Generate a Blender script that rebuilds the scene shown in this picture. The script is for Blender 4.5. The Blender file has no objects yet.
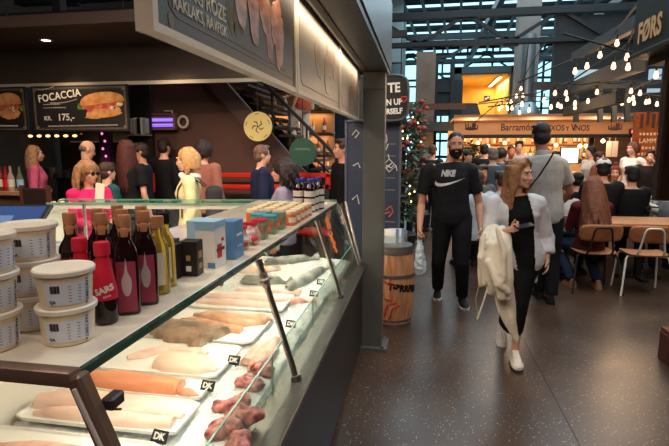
import bpy, bmesh, math, random
from mathutils import Vector, Matrix, noise
from mathutils.bvhtree import BVHTree
sc = bpy.context.scene
COL = sc.collection
PI = math.pi
def R(a): return math.radians(a)
# ---------------------------------------------------------------- camera, world, exposure
FPX, CAMZ = 490.0, 1.62
_p = math.atan(75/FPX); _y = math.atan(87.5/math.hypot(FPX, 75))
FW = Vector((-math.sin(_y)*math.cos(_p), math.cos(_y)*math.cos(_p), -math.sin(_p)))
RT = Vector((math.cos(_y), math.sin(_y), 0)); UP = RT.cross(FW)
cam = bpy.data.objects.new('camera', bpy.data.cameras.new('camera')); COL.objects.link(cam)
cam.data.sensor_width = 36; cam.data.lens = FPX/669*36; cam.data.clip_start = .02; cam.data.clip_end = 200
cam.matrix_world = Matrix(((RT.x, UP.x, -FW.x, 0), (RT.y, UP.y, -FW.y, 0), (RT.z, UP.z, -FW.z, CAMZ), (0, 0, 0, 1)))
sc.camera = cam
vs = sc.view_settings
vs.view_transform = 'Standard'; vs.look = 'None'; vs.gamma = 1; vs.use_curve_mapping = False; vs.exposure = 0.18
w = bpy.data.worlds.new('world'); sc.world = w; w.use_nodes = True
_bg = w.node_tree.nodes['Background']; _bg.inputs[0].default_value = (.42, .78, .90, 1); _bg.inputs[1].default_value = 1.9
LK = {}
def light(kind, name, loc, energy, col, size=.1, size_y=None, target=None, spot=None, blend=.5, parent=None, spread=180):
    l = bpy.data.lights.new(name, kind); l.energy = energy; l.color = col
    if kind == 'AREA':
        l.shape = 'RECTANGLE'; l.size = size; l.size_y = size_y or size; l.spread = R(spread)
    else: l.shadow_soft_size = size
    if kind == 'SPOT': l.spot_size = R(spot or 80); l.spot_blend = blend
    o = bpy.data.objects.new(name, l); COL.objects.link(o); o.location = loc
    if target is not None:
        o.rotation_euler = (Vector(target)-Vector(loc)).to_track_quat('-Z', 'Y').to_euler()
    if parent: o.parent = parent
    return o
WARM = (1.0, .74, .48); NEUT = (1.0, .86, .68); COOL = (.62, .86, 1.0)
# daylight that falls through the roof glazing over the aisle, then a warm fill
light('AREA', 'roof_daylight_and_fill', (2.2, 6.5, 6.3), 330, (.92, .95, 1.0), 5, 9, (2.2, 6.5, 0))
light('AREA', 'roof_daylight_and_fill', (2.6, 15, 6.0), 450, COOL, 6, 8, (2.6, 15, 0))
light('AREA', 'roof_daylight_and_fill', (1.0, -1.5, 6.3), 430, (1, .82, .68), 6, 4, (.5, 1.0, 0))  # added warm fill behind the camera, warms and brightens the floor
def U(px, py, Y):
    v = FW*FPX + RT*(px-334.5) - UP*(py-223); return Vector((0, 0, CAMZ)) + v*(Y/v.y)
def G(px, py, z):
    v = FW*FPX + RT*(px-334.5) - UP*(py-223); return Vector((0, 0, CAMZ)) + v*((z-CAMZ)/v.z)
# ---------------------------------------------------------------- materials
def lin(c):
    return tuple(((x/255)/12.92 if x/255 <= .04045 else ((x/255+.055)/1.055)**2.4) for x in c)
_mats = {}
def M(name, col, rough=.5, metal=0, var=0, vs=6, bump=0, bs=40, emis=0, spec=.5, alpha=1, sub=0, trans=0, ior=1.45):
    if name in _mats: return _mats[name]
    m = bpy.data.materials.new(name); m.use_nodes = True; nt = m.node_tree; b = nt.nodes['Principled BSDF']
    c = (*lin(col), 1)
    b.inputs['Base Color'].default_value = c; b.inputs['Roughness'].default_value = rough; b.inputs['Metallic'].default_value = metal
    b.inputs['Specular IOR Level'].default_value = spec; b.inputs['Alpha'].default_value = alpha
    b.inputs['Transmission Weight'].default_value = trans; b.inputs['IOR'].default_value = ior
    if sub: b.inputs['Subsurface Weight'].default_value = sub; b.inputs['Subsurface Radius'].default_value = (.02, .01, .006)
    if emis: b.inputs['Emission Color'].default_value = c; b.inputs['Emission Strength'].default_value = emis
    if var or bump:
        tc = nt.nodes.new('ShaderNodeTexCoord')
    if var:
        n = nt.nodes.new('ShaderNodeTexNoise'); n.inputs['Scale'].default_value = vs; n.inputs['Detail'].default_value = 5
        nt.links.new(tc.outputs['Object'], n.inputs['Vector'])
        r = nt.nodes.new('ShaderNodeValToRGB'); e = r.color_ramp.elements
        e[0].position = .3; e[1].position = .7
        e[0].color = (*[x*(1-var) for x in c[:3]], 1); e[1].color = (*[min(1, x*(1+var)) for x in c[:3]], 1)
        nt.links.new(n.outputs['Fac'], r.inputs['Fac']); nt.links.new(r.outputs['Color'], b.inputs['Base Color'])
    if bump:
        n2 = nt.nodes.new('ShaderNodeTexNoise'); n2.inputs['Scale'].default_value = bs; n2.inputs['Detail'].default_value = 3
        nt.links.new(tc.outputs['Object'], n2.inputs['Vector'])
        bp = nt.nodes.new('ShaderNodeBump'); bp.inputs['Strength'].default_value = bump; bp.inputs['Distance'].default_value = .02
        nt.links.new(n2.outputs['Fac'], bp.inputs['Height']); nt.links.new(bp.outputs['Normal'], b.inputs['Normal'])
    _mats[name] = m
    return m
def glass_mat(name, tint, refl=.12, rough=0.0, haze=0):
    if name in _mats: return _mats[name]
    m = bpy.data.materials.new(name); m.use_nodes = True; nt = m.node_tree; nt.nodes.clear()
    out = nt.nodes.new('ShaderNodeOutputMaterial'); tr = nt.nodes.new('ShaderNodeBsdfTransparent'); gl = nt.nodes.new('ShaderNodeBsdfGlossy')
    tr.inputs[0].default_value = (*tint, 1); gl.inputs['Roughness'].default_value = rough
    fr = nt.nodes.new('ShaderNodeLayerWeight'); fr.inputs[0].default_value = .5
    mx = nt.nodes.new('ShaderNodeMixShader'); pw = nt.nodes.new('ShaderNodeMath'); pw.operation = 'POWER'; pw.inputs[1].default_value = 4
    ml = nt.nodes.new('ShaderNodeMath'); ml.operation = 'MULTIPLY_ADD'; ml.inputs[1].default_value = .55; ml.inputs[2].default_value = refl*.3; ml.use_clamp = True
    nt.links.new(fr.outputs['Facing'], pw.inputs[0]); nt.links.new(pw.outputs[0], ml.inputs[0]); nt.links.new(ml.outputs[0], mx.inputs[0])
    nt.links.new(tr.outputs[0], mx.inputs[1]); nt.links.new(gl.outputs[0], mx.inputs[2])
    last = mx
    if haze:
        df = nt.nodes.new('ShaderNodeBsdfDiffuse'); df.inputs[0].default_value = (.8, .8, .78, 1)
        m2 = nt.nodes.new('ShaderNodeMixShader'); m2.inputs[0].default_value = haze
        nt.links.new(mx.outputs[0], m2.inputs[1]); nt.links.new(df.outputs[0], m2.inputs[2]); last = m2
    nt.links.new(last.outputs[0], out.inputs[0])
    _mats[name] = m
    return m
def cm(col, rough=.8, bump=.25, bs=60):          # cloth material by colour
    return M('cloth_%d_%d_%d' % tuple(col), col, rough, var=.12, vs=14, bump=bump, bs=bs, spec=.2)
# ---------------------------------------------------------------- mesh builder
class MB:
    def __init__(s): s.v = []; s.f = []; s.fm = []; s.mi = 0
    def add(s, verts, faces):
        o = len(s.v); s.v.extend(Vector(v) for v in verts)
        for f in faces: s.f.append([i+o for i in f]); s.fm.append(s.mi)
        return s
    def bmadd(s, bm, mat=None):
        bm.verts.index_update()
        s.add([(mat @ v.co if mat else v.co) for v in bm.verts], [[v.index for v in f.verts] for f in bm.faces]); bm.free(); return s
    def box(s, c, size, rot=None, bev=0, seg=1):
        bm = bmesh.new(); bmesh.ops.create_cube(bm, size=1)
        bmesh.ops.scale(bm, vec=size, verts=bm.verts)
        if bev: bmesh.ops.bevel(bm, geom=bm.edges[:], offset=bev, segments=seg, affect='EDGES', profile=.5)
        m = Matrix.Translation(Vector(c)) @ (rot.to_4x4() if rot else Matrix())
        return s.bmadd(bm, m)
    def bar(s, a, b, w, h=None, bev=0, up=(0, 0, 1)):      # rectangular bar between two points
        a = Vector(a); b = Vector(b); d = b-a; z = d.normalized(); x = Vector(up).cross(z)
        if x.length < 1e-4: x = Vector((1, 0, 0)).cross(z)
        x.normalize(); y = z.cross(x)
        return s.box((a+b)/2, (w, h or w, d.length), Matrix((x, y, z)).transposed(), bev)
    def ball(s, c, r, rot=None, u=16, v=10):
        bm = bmesh.new(); bmesh.ops.create_uvsphere(bm, u_segments=u, v_segments=v, radius=1)
        r = (r, r, r) if not hasattr(r, '__len__') else r
        m = Matrix.Translation(Vector(c)) @ (rot.to_4x4() if rot else Matrix()) @ Matrix.Diagonal((*r, 1))
        return s.bmadd(bm, m)
    def loft(s, rings, cap=True, closed=True):
        n = len(rings[0]); vs = [p for r in rings for p in r]; fs = []
        for i in range(len(rings)-1):
            for j in range(n if closed else n-1):
                k = (j+1) % n; fs.append((i*n+j, i*n+k, (i+1)*n+k, (i+1)*n+j))
        if cap: fs.append(tuple(range(n))[::-1]); fs.append(tuple((len(rings)-1)*n+j for j in range(n)))
        return s.add(vs, fs)
    def tube(s, pts, rad, seg=10, cap=True, flat=None):
        pts = [Vector(p) for p in pts]; n = len(pts)
        rad = [rad]*n if not hasattr(rad, '__len__') else rad
        rings = []; x = None
        for i, p in enumerate(pts):
            d = (pts[min(i+1, n-1)]-pts[max(i-1, 0)]).normalized()
            if x is None:
                x = d.orthogonal().normalized() if flat is None else (Vector(flat)-d*Vector(flat).dot(d)).normalized()
            else: x = (x-d*x.dot(d)).normalized()
            y = d.cross(x); ra = rad[i]; ra = ra if hasattr(ra, '__len__') else (ra, ra)
            rings.append([p+x*(math.cos(2*PI*k/seg)*ra[0])+y*(math.sin(2*PI*k/seg)*ra[1]) for k in range(seg)])
        return s.loft(rings, cap)
    def chain(s, pts, rad, seg=12):                        # tube with round ends, for remeshing
        s.tube(pts, rad, seg)
        if hasattr(rad[0], '__len__'): return s
        for p, r in ((pts[0], rad[0]), (pts[-1], rad[-1])):
            s.ball(p, r if not hasattr(r, '__len__') else max(r), u=12, v=8)
        for p, r in zip(pts[1:-1], rad[1:-1]): s.ball(p, (r if not hasattr(r, '__len__') else max(r))*.98, u=12, v=8)
        return s
    def cyl(s, a, b, r, r2=None, seg=16): return s.tube([a, b], [r, r if r2 is None else r2], seg)
    def lathe(s, prof, c=(0, 0, 0), seg=24, sx=1, sy=1, sq=0, cap=True):
        c = Vector(c); rings = []
        for r, z in prof:
            ring = []
            for k in range(seg):
                a = 2*PI*(k+.5)/seg; ca, sa = math.cos(a), math.sin(a)
                if sq: q = (abs(ca)**sq+abs(sa)**sq)**(-1/sq)
                else: q = 1
                ring.append(c+Vector((ca*q*r*sx, sa*q*r*sy, z)))
            rings.append(ring)
        return s.loft(rings, cap)
    def prism(s, poly, fn, d):       # poly 2d points -> fn(u, v, w) with w 0 and d
        n = len(poly); a = [fn(u, v, 0) for u, v in poly]; b = [fn(u, v, d) for u, v in poly]
        s.add(a+b, [tuple(range(n))[::-1], tuple(range(n, 2*n))]+[(i, (i+1) % n, n+(i+1) % n, n+i) for i in range(n)]); return s
    def mesh(s, me, mat):
        return s.add([mat @ v.co for v in me.vertices], [list(p.vertices) for p in me.polygons])
    def raw(s, name='m'):
        me = bpy.data.meshes.new(name); me.from_pydata([tuple(v) for v in s.v], [], s.f); me.update(); return me
    def build(s, name, mats, parent=None, smooth=35, loc=None, label=None, fix=True):
        me = s.raw(name)
        if fix:
            bm = bmesh.new(); bm.from_mesh(me); bmesh.ops.recalc_face_normals(bm, faces=bm.faces); bm.to_mesh(me); bm.free()
        mats = mats if isinstance(mats, (list, tuple)) else [mats]
        for m in mats: me.materials.append(m)
        if len(mats) > 1: me.polygons.foreach_set('material_index', s.fm)
        if smooth:
            me.polygons.foreach_set('use_smooth', [True]*len(me.polygons))
            me.set_sharp_from_angle(angle=R(smooth))
        o = bpy.data.objects.new(name, me); COL.objects.link(o)
        if parent: o.parent = parent
        if loc: o.location = loc
        if label: o['label'] = label
        return o
def bez(p0, p1, p2, n=8):
    p0, p1, p2 = Vector(p0), Vector(p1), Vector(p2)
    return [p0*(1-t)**2+p1*2*t*(1-t)+p2*t*t for t in [i/n for i in range(n+1)]]
def tag(o, label=None, cat=None, group=None, kind=None):
    if label: o['label'] = label
    if cat: o['category'] = cat
    if group: o['group'] = group
    if kind: o['kind'] = kind
    return o
def T(name, label, cat, loc=(0, 0, 0), rz=0, group=None):
    o = bpy.data.objects.new(name, None); COL.objects.link(o); o.location = loc; o.rotation_euler = (0, 0, rz); o.empty_display_size = .1
    return tag(o, label, cat, group)
def S(o): o['kind'] = 'structure'; return o
def dup(root, loc=None, rz=None, label=None, group=None):
    def cp(o, par):
        c = o.copy(); COL.objects.link(c)
        if par is not None: c.parent = par
        for ch in kids.get(o.name, []): cp(ch, c)
        return c
    kids = {}
    for o in [root]+list(root.children_recursive):
        if o.parent and o is not root: kids.setdefault(o.parent.name, []).append(o)
    r = cp(root, None)
    if loc is not None: r.location = loc
    if rz is not None: r.rotation_euler = (0, 0, rz)
    if label: r['label'] = label
    if group: r['group'] = group
    return r
def text(body, size, bold=0, shear=0, ext=.001, align='CENTER', space=1.0, sx=1):
    cu = bpy.data.curves.new('t', 'FONT'); cu.body = body; cu.size = size; cu.offset = bold; cu.shear = shear; cu.extrude = ext
    cu.align_x = align; cu.align_y = 'CENTER'; cu.space_character = space; cu.resolution_u = 3
    o = bpy.data.objects.new('t', cu); COL.objects.link(o); dg = bpy.context.evaluated_depsgraph_get()
    me = bpy.data.meshes.new_from_object(o.evaluated_get(dg)); bpy.data.objects.remove(o); bpy.data.curves.remove(cu)
    if sx != 1:
        for v in me.vertices: v.co.x *= sx
    return me
def frame(o, x, y):          # matrix: local x -> x, local y -> y
    x = Vector(x).normalized(); y = Vector(y).normalized(); z = x.cross(y)
    return Matrix(((x.x, y.x, z.x, o[0]), (x.y, y.y, z.y, o[1]), (x.z, y.z, z.z, o[2]), (0, 0, 0, 1)))
FRONT = lambda p: frame(p, (1, 0, 0), (0, 0, 1))      # writing that faces -Y
def wrapto(me, mat, bvh, d, off=.0015):                # lay a flat mark on a curved surface along d
    vs = []; d = Vector(d).normalized()
    for v in me.vertices:
        p = mat @ v.co; h = bvh.ray_cast(p-d*.5, d)
        vs.append(h[0]-d*off if h[0] else p)
    return vs
def remesh(mb, vox, smooth=3, f=.6):
    me = mb.raw('r'); o = bpy.data.objects.new('r', me); COL.objects.link(o)
    m = o.modifiers.new('r', 'REMESH'); m.mode = 'VOXEL'; m.voxel_size = vox
    if smooth: m = o.modifiers.new('s', 'SMOOTH'); m.iterations = smooth; m.factor = f
    dg = bpy.context.evaluated_depsgraph_get(); me2 = bpy.data.meshes.new_from_object(o.evaluated_get(dg))
    bpy.data.objects.remove(o); bpy.data.meshes.remove(me)
    me2.polygons.foreach_set('use_smooth', [True]*len(me2.polygons))
    return me2
def link(me, name, mats, parent=None, loc=None):
    for m in (mats if isinstance(mats, (list, tuple)) else [mats]): me.materials.append(m)
    o = bpy.data.objects.new(name, me); me.name = name; COL.objects.link(o)
    if parent: o.parent = parent
    if loc is not None: o.location = loc
    return o
def crinkle(me, amp, freq, seed=0):
    ns = [v.normal.copy() for v in me.vertices]
    for v, n in zip(me.vertices, ns): v.co += n*amp*noise.noise(v.co*freq+Vector((seed, 0, seed*.7)))
# ---------------------------------------------------------------- large structure
m_floor = bpy.data.materials.new('polished_concrete'); m_floor.use_nodes = True
def _floor():
    nt = m_floor.node_tree; b = nt.nodes['Principled BSDF']; N = nt.nodes.new; L = nt.links.new
    tc = N('ShaderNodeTexCoord')
    n1 = N('ShaderNodeTexNoise'); n1.inputs['Scale'].default_value = 1.3; n1.inputs['Detail'].default_value = 6
    L(tc.outputs['Object'], n1.inputs['Vector'])
    r1 = N('ShaderNodeValToRGB'); e = r1.color_ramp.elements
    e[0].position = .3; e[0].color = (*lin((58, 42, 33)), 1); e[1].position = .75; e[1].color = (*lin((88, 66, 52)), 1)
    L(n1.outputs['Fac'], r1.inputs['Fac'])
    v = N('ShaderNodeTexVoronoi'); v.inputs['Scale'].default_value = 72; L(tc.outputs['Object'], v.inputs['Vector'])
    wn = N('ShaderNodeSeparateColor'); L(v.outputs['Color'], wn.inputs[0])
    th = N('ShaderNodeMath'); th.operation = 'MULTIPLY_ADD'; th.inputs[1].default_value = .40; th.inputs[2].default_value = -.06
    L(wn.outputs[0], th.inputs[0])
    lt = N('ShaderNodeMath'); lt.operation = 'LESS_THAN'; L(v.outputs['Distance'], lt.inputs[0]); L(th.outputs[0], lt.inputs[1])
    gt = N('ShaderNodeMath'); gt.operation = 'GREATER_THAN'; gt.inputs[1].default_value = .5; L(wn.outputs[1], gt.inputs[0])
    mu = N('ShaderNodeMath'); mu.operation = 'MULTIPLY'; L(lt.outputs[0], mu.inputs[0]); L(gt.outputs[0], mu.inputs[1])
    mu2 = N('ShaderNodeMath'); mu2.operation = 'MULTIPLY'; mu2.inputs[1].default_value = .6; L(mu.outputs[0], mu2.inputs[0])
    mx = N('ShaderNodeMix'); mx.data_type = 'RGBA'; L(mu2.outputs[0], mx.inputs[0]); L(r1.outputs[0], mx.inputs[6])
    mx.inputs[7].default_value = (*lin((214, 192, 170)), 1)
    # saw-cut joints along and across the aisle
    L(mx.outputs[2], b.inputs['Base Color'])
    n2 = N('ShaderNodeTexNoise'); n2.inputs['Scale'].default_value = 3; n2.inputs['Detail'].default_value = 4; L(tc.outputs['Object'], n2.inputs['Vector'])
    mr = N('ShaderNodeMapRange'); mr.inputs[3].default_value = .22; mr.inputs[4].default_value = .42; L(n2.outputs['Fac'], mr.inputs[0])
    L(mr.outputs[0], b.inputs['Roughness']); b.inputs['Specular IOR Level'].default_value = .5
_floor()
m_black = M('black_paint', (24, 22, 22), .6); m_steel = M('painted_steel', (90, 91, 88), .45, var=.1, vs=5, bump=.05)
m_dark = M('dark_panel', (30, 26, 25), .55, var=.15, vs=3); m_chrome = M('brushed_steel', (178, 172, 164), .28, 1, bump=.03, bs=80)
m_conc = M('raw_concrete', (132, 112, 96), .85, var=.14, vs=2.5, bump=.15, bs=14)
m_truss = M('blue_black_steel', (20, 29, 35), .6, var=.15, vs=3)
m_wall = M('dark_wall', (58, 54, 52), .9, var=.1, vs=2)
m_roof = M('roof_deck', (30, 36, 42), .9, var=.2, vs=1)
m_pale = M('pale_render', (182, 186, 186), .8, var=.06)
fl = S(MB().box((0.5, 11, -.05), (21, 34, .1)).build('floor', m_floor, smooth=0))
j = MB()
for x in (.90,): j.box((x, 11, .0005), (.004, 34, .001))
for y in (6.2, 9.6): j.box((3, y, .0005), (8, .004, .001))
S(j.build('trim_1', M('joint_filler', (46, 40, 38), .8), smooth=0))
S(MB().box((-8.0, 11, 3.5), (.2, 34, 7)).build('wall_left', m_wall, smooth=0))
S(MB().box((10.5, 11, 3.5), (.2, 34, 7)).build('wall_right', m_wall, smooth=0))
S(MB().box((1, -5.5, 3.5), (19, .2, 7)).build('wall_back', m_wall, smooth=0))
# roof deck with glazed strips over the aisle
r = MB()
r.box((-4.6, 11, 6.6), (7, 34, .1)); r.box((8.4, 11, 6.6), (4.6, 34, .1)); r.box((2.5, -2.2, 6.6), (7.4, 7, .1))
for y0, y1 in ((1.3, 2.6), (5, 6.2), (8.4, 11.5), (13, 13.9), (15.2, 16.6), (17.4, 18.3), (19.0, 19.6), (20.3, 21.0), (21.7, 22.4), (23.2, 23.9), (24.7, 26.2)):
    r.box((2.5, (y0+y1)/2, 6.6), (7.4, y1-y0, .1))
S(r.build('ceiling', m_roof, smooth=0))
# far end: glazed gable
g = MB()
YF = 26.0
for x in [-7.5+i*1.2 for i in range(16)]: g.box((x, YF, 3.3), (.09, .14, 6.6))
for z in (.05, 1.2, 2.4, 3.55, 4.7, 5.8, 6.5): g.box((1.5, YF, z), (19, .14, .08))
S(g.build('window_1', m_truss, smooth=0))
S(MB().box((1.5, YF+.05, 3.3), (19, .02, 6.6)).build('window_2', glass_mat('clear_glazing', (.92, .98, 1), .08), smooth=0))
wl = MB()
wl.box((-4.8, YF-.3, 3.3), (5, .2, 6.6)); wl.box((5.5, YF-.3, 1.2), (7, .2, 2.4))
S(wl.build('wall_far', M('far_wall', (92, 100, 104), .9, var=.1), smooth=0))
# roof trusses
def truss(Y, zt, zb, x0, x1, pitch, name='roof_truss', th=.1):
    t = MB(); t.bar((x0, Y, zt), (x1, Y, zt), .2, th*1.6); t.bar((x0, Y, zb), (x1, Y, zb), .2, th)
    x = x0; k = 0
    while x < x1:
        a, b = (zt, zb) if k % 2 == 0 else (zb, zt)
        t.bar((x, Y, a), (x+pitch, Y, b), .12, th*.75); x += pitch; k += 1
        t.box((x, Y, zt if k % 2 == 0 else zb), (.34, .12, .2))
    return S(t.build(name, m_truss, smooth=0))
c0 = U(475, 14, 12.5)
truss(12.5, c0.z, U(475, 43, 12.5).z, c0.x-8.2*1.05, c0.x+8*1.05, 1.05)
truss(17.5, U(475, 36, 17.5).z, U(475, 60, 17.5).z, -7, 10, 1.5, th=.09)
truss(22.5, 5.6, 4.55, -7, 10, 1.6, th=.08)
truss(8.5, 5.2, 4.3, -7.5, -1.0, 1.1)
# long steel purlins and rafters below the glazing
pr = MB()
for x in [-1+i*.62 for i in range(12)]: pr.bar((x, 13.5, 6.35), (x+.9, 26, 6.35), .09, .12)
for x in (2.0, 5.2): pr.bar((x, 2.0, 5.6), (x, 26, 5.6), .16, .22)
for y in (6.8, 10.2): pr.bar((-1, y, 5.9), (10, y, 5.9), .14, .2)
S(pr.build('beam_1', m_truss, smooth=0))
# --- stall frame over the fish counter: column and beam
c = MB(); c.box((-.365, 3.86, 1.09), (.165, .14, 2.18), bev=.004); c.box((-.365, 3.86, .012), (.26, .24, .024)); 
for dx in (-.09, .09): c.cyl((-.365+dx, 3.76, .024), (-.365+dx, 3.76, .045), .014, seg=6)
c.box((-.365, 3.785, 2.12), (.165, .02, .12))
for dx in (-.04, .04): c.cyl((-.365+dx, 3.78, 2.13), (-.365+dx, 3.765, 2.13), .011, seg=6)
S(c.build('column_1', m_steel))
b = MB(); b.box((-.36, 1.6, 2.2), (.19, 4.9, .03)); b.box((-.36, 1.6, 2.66), (.19, 4.9, .03)); b.box((-.36, 1.6, 2.43), (.03, 4.9, .44)); b.box((-.262, 1.6, 2.47), (.012, 4.9, .5))
S(b.build('beam_2', M('beam_steel', (72, 74, 78), .4, var=.08, vs=3)))
b = MB(); b.box((-.46, 1.6, 2.235), (.05, 4.9, .05))
S(b.build('trim_2', m_black))
# stall soffit and fascia at the back left (neighbouring food stall)
f = MB(); f.box((-4.95, 6.1, 2.70), (6.0, .2, .46)); f.box((-4.95, 5.55, 2.95), (6.0, 1.1, .05))
S(f.build('beam_3', M('fascia_brown', (66, 55, 50), .55, var=.12, vs=3), smooth=0))
S(MB().box((-4.95, 5.98, 2.45), (6.0, .05, .045)).build('trim_3', M('light_trim', (176, 166, 150), .5), smooth=0))
S(MB().box((-4.95, 4.95, 2.98), (6.0, .1, .12)).build('trim_4', M('soffit_edge', (70, 56, 50), .5), smooth=0))
b = MB(); b.box((-4.5, 6.4, 3.35), (7, .2, .25)); b.box((-4.5, 6.9, 4.05), (7, .2, .25)); b.box((-4.5, 4.0, 3.5), (6.5, .16, .16))
for x in (-7, -5.4, -3.9, -2.5, -1.2): b.box((x, 6.9, 3.6), (.14, .14, 1.1))
S(b.build('beam_4', m_black, smooth=0))
S(MB().box((-4.9, 9.6, 1.6), (5.6, .15, 3.2)).build('wall_kitchen', M('kitchen_wall', (40, 32, 30), .7, var=.2, vs=2), smooth=0))
# stair to the gallery: brown underside, string, treads, handrail
m_brown = M('brown_cladding', (88, 58, 48), .75, var=.08, vs=2)
def at(px, py, Y): p = U(px, py, Y); return (p.x, p.z)
w_ = MB(); P = [at(128, 83, 7), at(207, 80, 7), at(305, 190, 7), at(300, 300, 7), at(128, 300, 7)]
w_.prism(P, lambda u, v, d: Vector((u, 7+d, v)), .12)
S(w_.build('wall_stair', m_brown, smooth=0))
w_ = MB(); P = [at(195, 70, 6.95), at(216, 70, 6.95), at(322, 190, 6.95), at(300, 190, 6.95)]
w_.prism(P, lambda u, v, d: Vector((u, 6.9+d, v)), .1)
S(w_.build('trim_5', M('stair_string', (72, 48, 42), .5), smooth=0))
a0, a1 = U(214, 78, 7.2), U(322, 196, 7.2)
w_ = MB(); n = 14
for i in range(n):
    p = a0.lerp(a1, (i+.5)/n); w_.box((p.x, 7.75, p.z+.33), (.24, 1.1, .035)); 
w_.bar((a0.x, 8.3, a0.z-.1), (a1.x, 8.3, a1.z-.1), .04, .2)
S(w_.build('floor_stair', m_black, smooth=0))
# concrete pillar and lattice lift frame beyond the aisle
def pbox(mb, x0, x1, y0, y1, Y, d, zlo=None):
    a = U(x0, y0, Y); b_ = U(x1, y1, Y); lo = b_.z if zlo is None else zlo
    mb.box(((a.x+b_.x)/2, Y+d/2, (a.z+lo)/2), (abs(b_.x-a.x), d, a.z-lo)); return mb
S(pbox(MB(), 416.5, 434, 52, 122, 14, .5, 0).build('pillar_1', m_conc))
S(pbox(MB(), 521, 535, -20, 122, 15, .45, 0).build('pillar_2', M('grey_concrete', (120, 108, 102), .85, var=.12, vs=2)))
S(pbox(MB(), 388, 404, 20, 122, 17, .3, 0).build('pillar_3', M('grey_blue_panel', (120, 130, 134), .8, var=.06)))
S(pbox(MB(), 388, 402, -30, 62, 16, .3).build('pillar_4', M('pale_panel', (150, 158, 160), .8)))
l = MB()
p0, p1 = U(437, 57, 15), U(451, 125, 15)
for x in (p0.x, p1.x): l.box((x, 15, p0.z/2+.0), (.1, .1, p0.z)); l.box((x, 15.6, p0.z/2), (.1, .1, p0.z))
for i in range(9):
    z = .4+i*(p0.z-.4)/8; l.box(((p0.x+p1.x)/2, 15, z), (p1.x-p0.x, .07, .07))
l.box(((p0.x+p1.x)/2, 15.3, (U(440, 85, 15).z+U(440, 110, 15).z)/2), (p1.x-p0.x+.6, .5, 1.0))
S(l.build('trim_6', m_truss, smooth=0))
# gallery slab edge across the hall above the far stalls
a = U(398, 122, 13.4)
S(MB().box((3.0, 14.4, a.z-.12), (10.5, 2.0, .24)).build('slab_1', m_truss, smooth=0))
rl = MB(); z0 = U(434, 107, 13.6).z
for x in (-1.6, -.9): rl.box((x+.4, 13.5, z0-.2), (.05, .05, .8))
rl.box((-.5, 13.5, z0+.0), (3.2, .06, .16))
S(rl.build('trim_7', M('rust_rail', (96, 66, 52), .6), smooth=0))
# yellow room on the gallery
yr = MB(); q = lambda x, y: U(x, y, 15.5)
A, B = q(455, 67), q(513, 122)
x0, x1, z0, z1 = A.x, B.x, B.z-.1, A.z
th = .2
yr.box((x0+th/2, 17.0, (z0+z1)/2), (th, 3, z1-z0)); yr.box(((x0+x1)/2, 17.0, z1-th/2), (x1-x0, 3, th)); yr.box((x1-.06, 17.0, (z0+z1)/2), (.12, 3, z1-z0)); yr.box(((x0+x1)/2, 17, z0-.05), (x1-x0, 3, .1))
S(yr.build('wall_gallery', M('slate_cladding', (58, 68, 72), .7), smooth=0))
m_yel = M('yellow_paint', (226, 178, 70), .6)
yi = MB(); i0, i1, zt = x0+th+.005, x1-.13, z1-th-.005
yi.box(((i0+i1)/2, 18.4, (z0+zt)/2), (i1-i0, .05, zt-z0)); yi.box((i0+.02, 17, (z0+zt)/2), (.03, 2.9, zt-z0)); yi.box((i1-.02, 17, (z0+zt)/2), (.03, 2.9, zt-z0)); yi.box(((i0+i1)/2, 17, zt-.02), (i1-i0, 2.9, .03))
S(yi.build('wall_yellow', m_yel, smooth=0))
yb = MB(); P = [at(460, 103, 15.6), at(477, 103, 15.6), at(483, 122, 15.6), at(460, 122, 15.6)]
yb.prism(P, lambda u, v, d: Vector((u, 15.6+d, v)), .1)
S(yb.build('trim_8', M('dark_balustrade', (66, 58, 54), .6), smooth=0))
yt = T('ceiling_strip_light', 'slim white strip light on the ceiling of the yellow gallery room', 'light', ((i1-.25), 17, zt-.06))
MB().box((0, 0, .01), (.12, 2.4, .04)).build('housing', m_black, yt, smooth=0)
MB().box((0, 0, -.015), (.09, 2.35, .012)).build('diffuser', M('strip_glow', (255, 236, 200), emis=5), yt, smooth=0)
light('AREA', 'strip_lamp', (0, 0, -.03), 34, (1, .88, .65), .1, 2.2, (0, 0, -1), parent=yt)
light('POINT', 'strip_lamp', (-.6, -.3, -.8), 12, (1, .85, .6), .3, parent=yt)
ys = T('wall_sign', 'small black sign with a white mark on the yellow wall', 'sign', (U(487, 98, 18.3).x, 18.36, U(487, 98, 18.3).z))
MB().box((0, -.02, 0), (.2, .02, .16)).build('plate', m_black, ys)
MB().box((-.03, -.034, -.02), (.07, .004, .05)).box((.04, -.034, .02), (.05, .004, .05)).build('mark', M('white_ink', (235, 232, 225)), ys, smooth=0)
# big extraction duct with a conical skirt behind the string lights
dc = T('ventilation_duct', 'grey round duct flaring to a cone above the far stall', 'duct', (U(524, 122, 14).x, 13.9, U(524, 122, 14).z))
k = (U(540, 122, 14).x-U(524, 122, 14).x)
MB().lathe([(k*1.25, 0), (k*1.25, .06), (k*.5, .5), (k*.42, .52), (k*.42, 2.2)]).build('cone', M('galvanised', (132, 138, 140), .4, .7, var=.1), dc)
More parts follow.
